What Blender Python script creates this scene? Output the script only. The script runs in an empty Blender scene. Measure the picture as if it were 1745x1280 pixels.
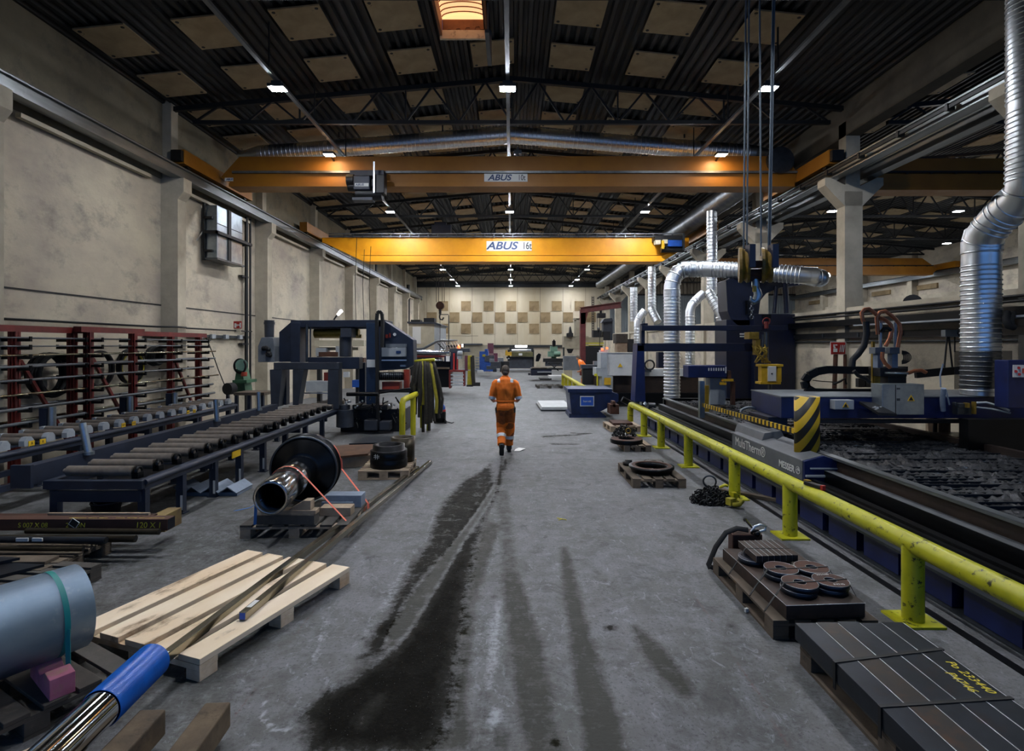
import bpy, math, random
import numpy as np
from mathutils import Matrix, Vector
R=random.Random(7)
SC=bpy.context.scene; COL=SC.collection
PI=math.pi
FPX,CX,CY,HC=918.0,872.0,588.0,2.2     # lens in pixels of the 1745x1280 frame, vanishing point, eye height
def P(px,py,Y): return ((px-CX)*Y/FPX, Y, HC-(py-CY)*Y/FPX)
def F(px,py,z=0.0):
    Y=FPX*(HC-z)/(py-CY); return ((px-CX)*Y/FPX, Y)
def srgb(h):
    h=h.lstrip('#'); c=[int(h[i:i+2],16)/255 for i in (0,2,4)]
    return tuple((x/12.92 if x<=.04045 else ((x+.055)/1.055)**2.4) for x in c)+(1.0,)
class MB:
    def __init__(s): s.v=[]; s.f=[]; s.m=[]; s.s=[]
    def add(s,vs,fs,mi=0,sm=False):
        b=len(s.v); s.v.extend([tuple(v) for v in vs])
        for f in fs:
            s.f.append([b+i for i in f]); s.m.append(mi); s.s.append(sm)
        return s
    def box(s,x0,y0,z0,x1,y1,z1,mi=0):
        x0,x1=min(x0,x1),max(x0,x1); y0,y1=min(y0,y1),max(y0,y1); z0,z1=min(z0,z1),max(z0,z1)
        return s.add([(x0,y0,z0),(x1,y0,z0),(x1,y1,z0),(x0,y1,z0),(x0,y0,z1),(x1,y0,z1),(x1,y1,z1),(x0,y1,z1)],
            [(0,3,2,1),(4,5,6,7),(0,1,5,4),(1,2,6,5),(2,3,7,6),(3,0,4,7)],mi)
    def obox(s,c,d,rz=0,rx=0,ry=0,mi=0):
        M=Matrix.Translation(c)@Matrix.Rotation(rz,4,'Z')@Matrix.Rotation(ry,4,'Y')@Matrix.Rotation(rx,4,'X')
        x,y,z=d[0]/2,d[1]/2,d[2]/2
        vs=[M@Vector(p) for p in [(-x,-y,-z),(x,-y,-z),(x,y,-z),(-x,y,-z),(-x,-y,z),(x,-y,z),(x,y,z),(-x,y,z)]]
        return s.add(vs,[(0,3,2,1),(4,5,6,7),(0,1,5,4),(1,2,6,5),(2,3,7,6),(3,0,4,7)],mi)
    def beam(s,p0,p1,w,h,mi=0,up=(0,0,1)):
        p0,p1=Vector(p0),Vector(p1); d=(p1-p0).normalized(); u=Vector(up)
        if abs(d.dot(u))>.98: u=Vector((0,1,0))
        a=d.cross(u).normalized()*w/2; b=a.cross(d).normalized()*h/2
        vs=[p+q for p in (p0,p1) for q in (-a-b,a-b,a+b,-a+b)]
        return s.add(vs,[(0,1,2,3),(7,6,5,4),(0,4,5,1),(1,5,6,2),(2,6,7,3),(3,7,4,0)],mi)
    def cyl(s,p0,p1,r,r2=None,n=16,mi=0,caps=True,sm=True):
        p0,p1=Vector(p0),Vector(p1); r2=r if r2 is None else r2
        d=(p1-p0).normalized(); a=d.orthogonal().normalized(); b=d.cross(a)
        vs=[]
        for p,q in ((p0,r),(p1,r2)):
            for i in range(n):
                t=2*PI*i/n; vs.append(p+a*math.cos(t)*q+b*math.sin(t)*q)
        s.add(vs,[(i,(i+1)%n,n+(i+1)%n,n+i) for i in range(n)],mi,sm)
        if caps: s.add(vs,[tuple(range(n-1,-1,-1)),tuple(range(n,2*n))],mi,False)
        return s
    def tube(s,pts,r,n=8,mi=0,caps=True,closed=False,flat=1.0):
        pts=[Vector(p) for p in pts]; N=len(pts); rs=r if hasattr(r,'__len__') else [r]*N
        vs=[]; pa=None
        for k,p in enumerate(pts):
            if closed: d=(pts[(k+1)%N]-pts[k-1])
            else: d=(pts[min(k+1,N-1)]-pts[max(k-1,0)])
            d=d.normalized() if d.length>1e-9 else Vector((0,0,1))
            a=d.orthogonal() if pa is None else pa-d*pa.dot(d)
            if a.length<1e-6: a=d.orthogonal()
            a.normalize(); b=d.cross(a); pa=a
            for i in range(n):
                t=2*PI*i/n; vs.append(p+a*math.cos(t)*rs[k]+b*math.sin(t)*rs[k]*flat)
        fs=[]
        for k in range(N if closed else N-1):
            o=k*n; q=((k+1)%N)*n
            fs+= [(o+i,o+(i+1)%n,q+(i+1)%n,q+i) for i in range(n)]
        s.add(vs,fs,mi,True)
        if caps and not closed: s.add(vs,[tuple(range(n-1,-1,-1)),tuple(range((N-1)*n,N*n))],mi,False)
        return s
    def lathe(s,prof,o=(0,0,0),ax=(0,0,1),n=24,mi=0,sm=True,closed=False):
        o=Vector(o); d=Vector(ax).normalized(); a=d.orthogonal().normalized(); b=d.cross(a)
        vs=[]
        for r,z in prof:
            for i in range(n):
                t=2*PI*i/n; vs.append(o+d*z+a*math.cos(t)*r+b*math.sin(t)*r)
        K=len(prof)
        base=len(s.v); s.v.extend([tuple(v) for v in vs])
        for k in range(K if closed else K-1):
            p=base+k*n; q=base+((k+1)%K)*n
            for i in range(n):
                s.f.append([p+i,p+(i+1)%n,q+(i+1)%n,q+i]); s.m.append(mi); s.s.append(False if sm is False else True)
        return s
    def ringp(s,o,R1,R0,h,ax=(0,0,1),n=28,mi=0):   # flat washer / ring of rectangular section
        o=Vector(o); d=Vector(ax).normalized(); a=d.orthogonal().normalized(); b=d.cross(a)
        vs=[]
        for r,z in ((R0,0),(R1,0),(R1,h),(R0,h)):
            for i in range(n):
                t=2*PI*i/n; vs.append(o+d*z+a*math.cos(t)*r+b*math.sin(t)*r)
        bb=len(s.v); s.v.extend([tuple(v) for v in vs])
        for k in range(4):
            p=bb+k*n; q=bb+((k+1)%4)*n
            for i in range(n):
                s.f.append([p+i,p+(i+1)%n,q+(i+1)%n,q+i]); s.m.append(mi); s.s.append(k in (1,3))
        return s
    def torus(s,c,Rr,r,ax=(0,0,1),n=28,m=8,mi=0):
        c=Vector(c); d=Vector(ax).normalized(); a=d.orthogonal().normalized(); b=d.cross(a)
        pts=[c+a*math.cos(2*PI*i/n)*Rr+b*math.sin(2*PI*i/n)*Rr for i in range(n)]
        return s.tube(pts,r,m,mi,closed=True)
    def prism(s,poly,plane,a0,a1,mi=0):
        f={'xz':lambda u,v,a:(u,a,v),'yz':lambda u,v,a:(a,u,v),'xy':lambda u,v,a:(u,v,a)}[plane]
        n=len(poly); vs=[f(u,v,a0) for u,v in poly]+[f(u,v,a1) for u,v in poly]
        return s.add(vs,[tuple(range(n)),tuple(range(2*n-1,n-1,-1))]+[(i,i+n,(i+1)%n+n,(i+1)%n) for i in range(n)],mi)
    def ball(s,c,r,sc=(1,1,1),n=12,m=8,mi=0):
        vs=[];fs=[]
        for j in range(m+1):
            ph=PI*j/m
            for i in range(n):
                t=2*PI*i/n
                vs.append((c[0]+r*sc[0]*math.sin(ph)*math.cos(t),c[1]+r*sc[1]*math.sin(ph)*math.sin(t),c[2]+r*sc[2]*math.cos(ph)))
        for j in range(m):
            for i in range(n): fs.append((j*n+i,(j+1)*n+i,(j+1)*n+(i+1)%n,j*n+(i+1)%n))
        return s.add(vs,fs,mi,True)
    def ibeam(s,p0,p1,w,h,t=.015,mi=0):
        p0,p1=Vector(p0),Vector(p1); u=Vector((0,0,1))
        s.beam(p0+u*(h/2-t/2),p1+u*(h/2-t/2),w,t,mi); s.beam(p0-u*(h/2-t/2),p1-u*(h/2-t/2),w,t,mi)
        return s.beam(p0,p1,t,h-2*t,mi)
    def moved(s,loc,rz=0):
        M=Matrix.Translation(loc)@Matrix.Rotation(rz,4,'Z'); s.v=[tuple(M@Vector(v)) for v in s.v]; return s
WROOT={}
def link(o,parent):
    COL.objects.link(o)
    if parent is not None:
        o.parent=parent
        if parent.name in WROOT: o.matrix_parent_inverse=WROOT[parent.name]
def O(name,mb,mat,parent=None,bev=0,fixn=True):
    me=bpy.data.meshes.new(name); me.from_pydata(mb.v,[],mb.f)
    ms=mat if isinstance(mat,(list,tuple)) else [mat]
    for m in ms: me.materials.append(m)
    me.polygons.foreach_set('material_index',mb.m); me.polygons.foreach_set('use_smooth',mb.s)
    me.validate(); me.update()
    if fixn:
        import bmesh
        bm=bmesh.new(); bm.from_mesh(me); bmesh.ops.recalc_face_normals(bm,faces=bm.faces); bm.to_mesh(me); bm.free()
    o=bpy.data.objects.new(name,me); link(o,parent)
    if bev:
        b=o.modifiers.new('bevel','BEVEL'); b.width=bev; b.segments=2; b.limit_method='ANGLE'; b.angle_limit=.7
    return o
def tag(o,label=None,cat=None,group=None,kind=None):
    if label: o['label']=label
    if cat: o['category']=cat
    if group: o['group']=group
    if kind: o['kind']=kind
    return o
def thing(name,label,cat,loc=(0,0,0),rz=0,group=None,world=True,kind=None):
    o=bpy.data.objects.new(name,None); o.empty_display_size=.1; COL.objects.link(o)
    o.location=loc; o.rotation_euler=(0,0,rz)
    if world: WROOT[o.name]=(Matrix.Translation(loc)@Matrix.Rotation(rz,4,'Z')).inverted()
    return tag(o,label,cat,group,kind)
KIDS={}
def dup(root,loc,rz=None,label=None,group=None):
    def cp(o,p):
        c=o.copy(); COL.objects.link(c)
        if p is not None: c.parent=p
        for k in [x for x in COL.objects if x.parent==o]: cp(k,c)
        return c
    r=cp(root,None); r.location=loc
    if rz is not None: r.rotation_euler=(r.rotation_euler[0],r.rotation_euler[1],rz)
    if label: r['label']=label
    if group: r['group']=group
    return r
def text(name,body,size,M,mat,parent=None,ext=.001,sx=1.0,shear=0.0,align='CENTER',bold=0.0):
    c=bpy.data.curves.new(name,'FONT'); c.body=body; c.size=size; c.extrude=ext; c.align_x=align; c.align_y='CENTER'; c.shear=shear
    c.offset=bold
    f=bpy.data.objects.new('temp_text',c); COL.objects.link(f); bpy.context.view_layer.update()
    me=bpy.data.meshes.new_from_object(f.evaluated_get(bpy.context.evaluated_depsgraph_get())); me.name=name
    bpy.data.objects.remove(f); bpy.data.curves.remove(c)
    me.materials.clear(); me.materials.append(mat)
    o=bpy.data.objects.new(name,me); W=M@Matrix.Scale(sx,4,(1,0,0))
    me.transform(W); link(o,parent)
    return o
def frame(o,xd,yd):      # matrix whose x runs along xd and y along yd
    x=Vector(xd).normalized(); y=Vector(yd).normalized(); z=x.cross(y).normalized(); y=z.cross(x)
    M=Matrix((x,y,z)).transposed().to_4x4(); M.translation=Vector(o); return M
ORD=['first','second','third','fourth','fifth','sixth','seventh','eighth','ninth','tenth','eleventh','twelfth','thirteenth','fourteenth','fifteenth','sixteenth','seventeenth','eighteenth','nineteenth','twentieth','twenty-first','twenty-second','twenty-third','twenty-fourth','twenty-fifth']
M={}
DIM={}
for k_ in ('deck','truss','fluted','cladding'): DIM[k_]=.74
for k_ in ('backwall','wallply','navy','slate','deepblue','blue','brightnavy','craney','black','blacksteel','oldwood','midwood','newwood','newwoode','palewood','redpaint','cream','beigem','white','litegrey','midgrey','signwhite','messgrey','yellow','yellowp','mill','millb','millrust'): DIM[k_]=.8
for k_ in ('mill','deepblue','black','blacksteel'): DIM[k_]=.5
DIM['navy']=DIM['slate']=.62; DIM['messgrey']=1.1
DIM['plywood']=.75; DIM['newwood']=DIM['newwoode']=1.0; DIM['shadedwall']=.5; DIM['rust']=.65; DIM['craney']=.5; DIM['truss']=.65; DIM['concrete']=1.0; DIM['column']=1.05
def shade(h,f): c=srgb(h); return (c[0]*f,c[1]*f,c[2]*f,1.0)
def mat(name,c1,c2=None,sc=4.0,rough=.6,r2=None,metal=0.0,bump=0.0,bsc=None,st=(1,1,1),lo=.35,hi=.7,c3=None,sc3=18.0,lo3=.6,hi3=.75,coat=0.0,emit=None,es=0.0,det=6.0,spec=.5):
    m=bpy.data.materials.new(name); m.use_nodes=True; nt=m.node_tree; N=nt.nodes; L=nt.links; dim=DIM.get(name,1.0)
    b=N['Principled BSDF']; C1=shade(c1,dim)
    b.inputs['Base Color'].default_value=C1; b.inputs['Roughness'].default_value=rough; b.inputs['Metallic'].default_value=metal
    b.inputs['Specular IOR Level'].default_value=spec
    if coat: b.inputs['Coat Weight'].default_value=coat; b.inputs['Coat Roughness'].default_value=.08
    if emit: b.inputs['Emission Color'].default_value=srgb(emit); b.inputs['Emission Strength'].default_value=es
    if c2 or bump or r2 is not None or c3:
        tc=N.new('ShaderNodeTexCoord'); mp=N.new('ShaderNodeMapping'); mp.inputs['Scale'].default_value=st
        L.new(tc.outputs['Object'],mp.inputs['Vector'])
        nz=N.new('ShaderNodeTexNoise'); nz.inputs['Scale'].default_value=sc; nz.inputs['Detail'].default_value=det; nz.inputs['Roughness'].default_value=.62
        L.new(mp.outputs[0],nz.inputs['Vector'])
        mr=N.new('ShaderNodeMapRange'); mr.inputs[1].default_value=lo; mr.inputs[2].default_value=hi
        L.new(nz.outputs[0],mr.inputs[0])
        last=None
        if c2:
            mx=N.new('ShaderNodeMix'); mx.data_type='RGBA'; mx.inputs[6].default_value=C1; mx.inputs[7].default_value=shade(c2,dim)
            L.new(mr.outputs[0],mx.inputs[0]); last=mx.outputs[2]
        if c3:
            n3=N.new('ShaderNodeTexNoise'); n3.inputs['Scale'].default_value=sc3; n3.inputs['Detail'].default_value=8; n3.inputs['Roughness'].default_value=.7
            L.new(mp.outputs[0],n3.inputs['Vector'])
            m3=N.new('ShaderNodeMapRange'); m3.inputs[1].default_value=lo3; m3.inputs[2].default_value=hi3; L.new(n3.outputs[0],m3.inputs[0])
            x3=N.new('ShaderNodeMix'); x3.data_type='RGBA'; x3.inputs[7].default_value=shade(c3,dim)
            if last: L.new(last,x3.inputs[6])
            else: x3.inputs[6].default_value=C1
            L.new(m3.outputs[0],x3.inputs[0]); last=x3.outputs[2]
        if last: L.new(last,b.inputs['Base Color'])
        if r2 is not None:
            rr=N.new('ShaderNodeMapRange'); rr.inputs[3].default_value=rough; rr.inputs[4].default_value=r2
            L.new(mr.outputs[0],rr.inputs[0]); L.new(rr.outputs[0],b.inputs['Roughness'])
        if bump:
            bp=N.new('ShaderNodeBump'); bp.inputs['Strength'].default_value=bump; bp.inputs['Distance'].default_value=.02
            if bsc:
                n2=N.new('ShaderNodeTexNoise'); n2.inputs['Scale'].default_value=bsc; n2.inputs['Detail'].default_value=5; L.new(mp.outputs[0],n2.inputs['Vector']); L.new(n2.outputs[0],bp.inputs['Height'])
            else: L.new(nz.outputs[0],bp.inputs['Height'])
            L.new(bp.outputs[0],b.inputs['Normal'])
    M[name]=m; return m
def node(m,t): return m.node_tree.nodes.new('ShaderNode'+t)
mat('concrete','#c8bda4','#a3988a',.8,.9,bump=.6,bsc=9,c3='#6d6a66',sc3=1.7,lo3=.52,hi3=.8,st=(1,.7,1))
mat('shadedwall','#c2b698','#9d9279',.8,.9,bump=.4,bsc=9,c3='#6d6a66',sc3=1.7,lo3=.52,hi3=.8)
mat('eavesbeam','#5b5446','#453f35',1.5,.8)
mat('column','#b7ad98','#9a917e',1.5,.85,bump=.2,bsc=14)
mat('backwall','#cdc2aa','#b8a888',.35,.9,st=(1,1,.25),c3='#8f8268',sc3=.8,lo3=.58,hi3=.8)
mat('cladding','#8d9698','#7e8789',.6,.6)
mat('fluted','#7d6f5c','#b3a894',1.5,.6,st=(4,4,.3))
mat('deck','#24282b','#171a1d',2,.6,metal=.3)
mat('truss','#1e2225',rough=.6,metal=.2)
mat('plywood','#c4ad86','#a38d69',2.2,.8,c3='#4a4034',sc3=7,lo3=.62,hi3=.75,bump=.1)
mat('wallply','#9a8460','#7a6646',1.6,.85,c3='#5a4a34',sc3=1.4,lo3=.56,hi3=.75)
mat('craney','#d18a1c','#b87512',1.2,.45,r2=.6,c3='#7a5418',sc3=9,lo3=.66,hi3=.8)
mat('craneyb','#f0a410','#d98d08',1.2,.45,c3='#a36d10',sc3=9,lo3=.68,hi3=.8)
mat('railsteel','#8b8f8f','#5d6162',3,.4,metal=.8,st=(1,.15,1))
mat('beamgrey','#6d7072','#4b4e50',2,.5,metal=.4)
mat('galv','#d6dbde',rough=.36,metal=1.0)
mat('galvdark','#5b6064','#464b4f',5,.4,metal=.9)
mat('navy','#28344a','#1a2333',3,.5,c3='#121419',sc3=11,lo3=.6,hi3=.75)
mat('slate','#434a55','#31363f',3,.55,c3='#1c1f24',sc3=9,lo3=.6,hi3=.78)
mat('blue','#12235c','#0c1740',3,.42,c3='#0a1024',sc3=10,lo3=.62,hi3=.78)
mat('deepblue','#111d42','#0a1228',3,.45,c3='#07090f',sc3=9,lo3=.58,hi3=.76)
mat('messgrey','#5d6063','#494c50',2.5,.5)
mat('midgrey','#7d8387','#656b70',3,.5)
mat('litegrey','#aeb4b7','#989ea2',3,.5)
mat('stain','#9aa3a8','#7b858b',4,.3,r2=.4,metal=.85)
mat('white','#d3d5d3','#bcbfbe',3,.5)
mat('black','#0d0e10','#16181b',6,.5)
mat('rubber','#121212',rough=.8)
mat('blacksteel','#1b1e23','#0f1114',5,.32,metal=.6)
mat('mill','#3a424d','#282e36',5,.42,metal=.55,c3='#4d3526',sc3=3.5,lo3=.55,hi3=.75)
mat('millrust','#40382f','#2f3134',5,.45,metal=.5,c3='#5c4028',sc3=4,lo3=.52,hi3=.75)
mat('millb','#3b332e','#4d3a30',5,.55,metal=.35,c3='#241d19',sc3=6,lo3=.5,hi3=.75)
mat('millblue','#272e3a','#1a2029',5,.38,metal=.6)
mat('rust','#5e3825','#3b2419',5,.8,c3='#79492c',sc3=14,lo3=.6,hi3=.75,bump=.15)
mat('rustbar','#57392b','#3c2820',5,.7,metal=.2,st=(.3,1,1))
mat('edge','#b9bcbf',rough=.35,metal=.9)
mat('redpaint','#7c2019','#571610',4,.5,c3='#2a1110',sc3=10,lo3=.62,hi3=.78)
mat('jibred','#6b2a2a','#4f1d1e',4,.5)
mat('orangered','#a83e26','#842f1c',4,.5)
mat('yellow','#d0cc20','#b3b21c',5,.45,c3='#2b2a12',sc3=11,lo3=.575,hi3=.64,bump=.08)
mat('yellowp','#d0c81f','#c0b517',5,.45,c3='#4a4714',sc3=13,lo3=.68,hi3=.76)
mat('hazy','#c99f1e','#a8841a',5,.5)
mat('sheave','#8a6a1c','#4a3a18',9,.5,c3='#b08a28',sc3=14,lo3=.6,hi3=.75)
mat('newwood','#eedcc0','#dcc09a',2.2,.75,c3='#6e5238',sc3=4.5,lo3=.55,hi3=.72,st=(1,.4,1),bump=.1)
mat('newwoode','#e6d4b8','#b9936a',4,.8)
mat('oldwood','#57524b','#38342f',3,.85,c3='#6b6154',sc3=9,lo3=.55,hi3=.75,bump=.3)
mat('midwood','#6f6150','#4d4236',3,.85,c3='#2c2520',sc3=7,lo3=.58,hi3=.76,bump=.2)
mat('palewood','#b9a48a','#958069',4,.8,c3='#5f5346',sc3=8,lo3=.6,hi3=.75)
mat('pinkwood','#c4788f','#a9596f',6,.8,c3='#a58170',sc3=5,lo3=.5,hi3=.65)
mat('bluewood','#84909f','#6a7480',4,.8)
mat('chrome','#c3c6c8',rough=.07,metal=1.0)
mat('polished','#b0b4b8','#8e9296',2,.16,metal=1.0)
mat('tubesteel','#a8a291','#8c8675',2,.22,metal=1.0)
mat('coldpipe','#8499ad','#6a7f93',1.3,.33,r2=.5,metal=.75,c3='#a9b3ba',sc3=5,lo3=.58,hi3=.75)
mat('bluecap','#1668c9','#1055a8',3,.3,st=(1,1,1))
mat('tealstrap','#0f7f7a',rough=.5)
mat('strapo','#e8735a',rough=.6)
mat('strapblack','#0b0c0d',rough=.55)
mat('bluestrap','#3d78b8',rough=.6)
mat('hivis','#ff8420','#ff7a18',7,.75,c3='#d0560e',sc3=4,lo3=.6,hi3=.8)
mat('hivisdirty','#b8611f','#8a4416',5,.8,c3='#3c2412',sc3=6,lo3=.5,hi3=.72)
mat('reflective','#e8eaec',rough=.3,metal=.3)
mat('skin','#c98f6d',rough=.55)
mat('hair','#6b5f52','#463d34',40,.7)
mat('boot','#17161a',rough=.6)
mat('signred','#a3221c',rough=.5)
mat('signwhite','#e6e6e0',rough=.5)
mat('logoblue','#12305c',rough=.5)
mat('logoblack','#1a1c1e',rough=.5)
mat('skipblue','#10234d','#0a1733',4,.45,c3='#070d1c',sc3=8,lo3=.6,hi3=.78)
mat('signblue','#2456b8',rough=.45)
mat('cream','#c6bda4','#ada48b',2,.6)
mat('green','#3d6a4a','#2c4e37',4,.5)
mat('palegreen','#6d8f78','#557362',4,.5)
mat('brightblue','#1d4fa0','#163d7d',4,.45)
mat('plum','#5b2b3d',rough=.55)
mat('brake','#6b6a3e','#525130',3,.5)
mat('copper','#c07a54','#96593b',8,.4,metal=.5)
mat('brass','#a58a3c','#7d6526',6,.4,metal=.7)
mat('chalky','#d7c83c',rough=.8)
mat('chalkw','#cfcfca',rough=.8)
mat('sling','#2b271f','#1d1a15',9,.85,c3='#46402c',sc3=5,lo3=.55,hi3=.7)
mat('slingy','#a79a26','#7d7420',6,.85)
mat('slag','#07080b','#10151c',9,.5,c3='#6c94bd',sc3=12,lo3=.64,hi3=.76,bump=1.0,bsc=22)  # blue specks paint glints into the slag colour
mat('slat','#22262b','#14171a',7,.5,metal=.5,c3='#6d8294',sc3=9,lo3=.68,hi3=.76)
mat('skyl','#ffc890',rough=.6,emit='#ffc48c',es=.75)
mat('warmwood','#9a5f38','#6e4126',3,.6)
mat('lamp','#ffffff',emit='#f0f5ff',es=560)
mat('lampw','#ffffff',emit='#ffd9a8',es=90)
mat('lampfar','#ffffff',emit='#ffffff',es=6)
mat('lampcase','#3a3d40',rough=.5)
mat('cable','#0a0b0c',rough=.6)
mat('rope','#4d565c',rough=.5,metal=.5)
mat('glassd','#20262a',rough=.2)
mat('taggy','#d0a81c',rough=.5)
mat('lensr','#ff3020',emit='#ff5a30',es=3)
# hazard stripes: yellow and black bands running round the thing itself
def stripes(name,scale,rot):
    m=mat(name,'#c9a31c',rough=.5); nt=m.node_tree; L=nt.links
    tc=node(m,'TexCoord'); mp=node(m,'Mapping'); mp.inputs['Rotation'].default_value=rot
    w=node(m,'TexWave'); w.wave_type='BANDS'; w.bands_direction='X'; w.inputs['Scale'].default_value=scale
    r=node(m,'ValToRGB'); r.color_ramp.interpolation='CONSTANT'; r.color_ramp.elements[0].color=srgb('#15140f'); r.color_ramp.elements[1].color=srgb('#c9a31c'); r.color_ramp.elements[1].position=.5
    L.new(tc.outputs['Object'],mp.inputs[0]); L.new(mp.outputs[0],w.inputs[0]); L.new(w.outputs[0],r.inputs[0]); L.new(r.outputs[0],nt.nodes['Principled BSDF'].inputs['Base Color'])
stripes('hazard',1.9,(0,-PI*.19,0))
stripes('hazardbar',2.6,(0,0,PI/2))
# spiral duct: galvanised with fine raised seams
def ductmat(name,axis,c1,c2,pitch=.06,rough=.3):
    m=mat(name,c1,c2,5,rough,r2=rough+.12,metal=1.0); nt=m.node_tree; L=nt.links
    return m
# dark translucent welding screen
m=mat('screen','#0c1013',rough=.15); b=m.node_tree.nodes['Principled BSDF']; b.inputs['Transmission Weight'].default_value=.0; b.inputs['Alpha'].default_value=.55
m=mat('curtain','#0c1013',rough=.2); m.node_tree.nodes['Principled BSDF'].inputs['Alpha'].default_value=.5
# ---------------------------------------------------------------- floor with its own stains
WL,BX0,BX1=-8.45,8.45,25.35
def axis(segs):
    out=[]
    for a,b,st in segs:
        n=max(1,round((b-a)/st)); out+=[a+(b-a)*i/n for i in range(n)]
    return out+[segs[-1][1]]
xs=np.array(axis([(WL,-3.2,.75),(-3.2,3.4,.04),(3.4,25.35,1.5)])); ys=np.array(axis([(-7,2.2,1.2),(2.2,9,.04),(9,16,.09),(16,48.2,.6)]))
GX,GY=np.meshgrid(xs,ys)
def fpts(pts): return np.array([F(x,y) for x,y in pts])
def band(pts,val=1.0,soft=.04):     # pts: (px,py,half width in metres)
    q=np.array([F(x,y)+(w,) for x,y,w in pts]); best=np.zeros_like(GX)
    for a,b in zip(q[:-1],q[1:]):
        d=b[:2]-a[:2]; L=max(1e-9,(d**2).sum()); t=np.clip(((GX-a[0])*d[0]+(GY-a[1])*d[1])/L,0,1)
        ds=np.hypot(GX-a[0]-t*d[0],GY-a[1]-t*d[1]); w=a[2]+t*(b[2]-a[2])
        best=np.maximum(best,np.clip((w+soft-ds)/(2*soft),0,1))
    return best*val
def poly(pts,val=1.0,soft=.06):
    q=fpts(pts); ins=np.zeros(GX.shape,bool); dm=np.full(GX.shape,1e9)
    for a,b in zip(q,np.roll(q,-1,0)):
        c=((a[1]>GY)!=(b[1]>GY)); xi=(b[0]-a[0])*(GY-a[1])/((b[1]-a[1]) or 1e-9)+a[0]; ins^=(c&(GX<xi))
        d=b-a; L=max(1e-9,(d**2).sum()); t=np.clip(((GX-a[0])*d[0]+(GY-a[1])*d[1])/L,0,1); dm=np.minimum(dm,np.hypot(GX-a[0]-t*d[0],GY-a[1]-t*d[1]))
    sd=np.where(ins,dm,-dm); return np.clip((sd+soft)/(2*soft),0,1)*val
def spot(px,py,r,val=1.0,soft=.05): return band([(px,py,r),(px+1,py,r)],val,soft)
mx=lambda *a: np.maximum.reduce(a)
Z=lambda pts:[(500+q[0]/2.667,800+q[1]/2.667)+tuple(q[2:]) for q in pts]
oil=poly(Z([(905,-40),(840,10),(760,50),(690,130),(635,215),(600,330),(520,430),(450,560),(380,720),(330,850),(250,950),(420,860),(520,680),(640,480),(760,310),(840,190),(915,60)]),.66,.1)
black=poly(Z([(930,110),(845,240),(765,335),(700,430),(620,560),(520,730),(430,840),(250,955),(110,1045),(45,1110),(70,1290),(640,1290),(695,1160),(715,1040),(742,850),(768,700),(778,590),(800,470),(828,340),(865,225)]),1.0,.13)
oil=mx(oil,black,band(Z([(905,60,.03),(820,190,.04),(720,330,.045),(620,480,.06),(520,640,.08),(440,730,.11)]),1.0,.05),band(Z([(850,20,.05),(790,90,.13),(730,150,.12)]),.8,.12),band(Z([(950,-60,.03),(935,60,.05),(900,150,.04)]),.75,.05),band(Z([(1000,-90,.05),(960,30,.04)]),.5,.06),band(Z([(275,725,.008),(330,790,.012),(372,745,.01)]),.8,.02),poly(Z([(380,690),(330,800),(290,870),(430,840),(470,720)]),.75,.08))
gap=band(Z([(925,75,.025),(845,200,.04),(745,335,.055),(650,470,.085),(560,600,.095),(480,730,.08),(440,800,.04)]),1.0,.03)
gap2=band(Z([(385,1040,.03),(345,1100,.05),(310,1160,.03)]),.45,.05)
oil=oil*(1-.8*gap)*(1-gap2)
oil=mx(oil,band([(930,744,.16),(985,741,.12),(1005,739,.08)],.62,.1),band([(945,757,.15),(985,757,.1)],.6,.1),band([(974,738,.05),(1006,739,.05)],.95,.04))
oil=mx(oil,band([(862,783,.04),(858,800,.05)],.8,.06),spot(1038,1070,.055,.7,.04),spot(930,915,.05,.5),spot(935,892,.04,.45),spot(1050,1067,.05,.4),spot(1062,1121,.03,.5),spot(928,1085,.02,.6,.02),spot(818,1110,.025,.5,.03),spot(842,1017,.05,.5,.04),spot(455,1185,.03,.6,.03),spot(428,1183,.03,.6,.03),spot(487,1118,.04,.45,.05),spot(1045,1048,.03,.4,.04),spot(1247,1067,.05,.45,.04),spot(1212,1072,.06,.35,.05),spot(1215,1035,.06,.35,.05),spot(942,1267,.04,.7,.03),spot(990,923,.06,.4,.05))
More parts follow.
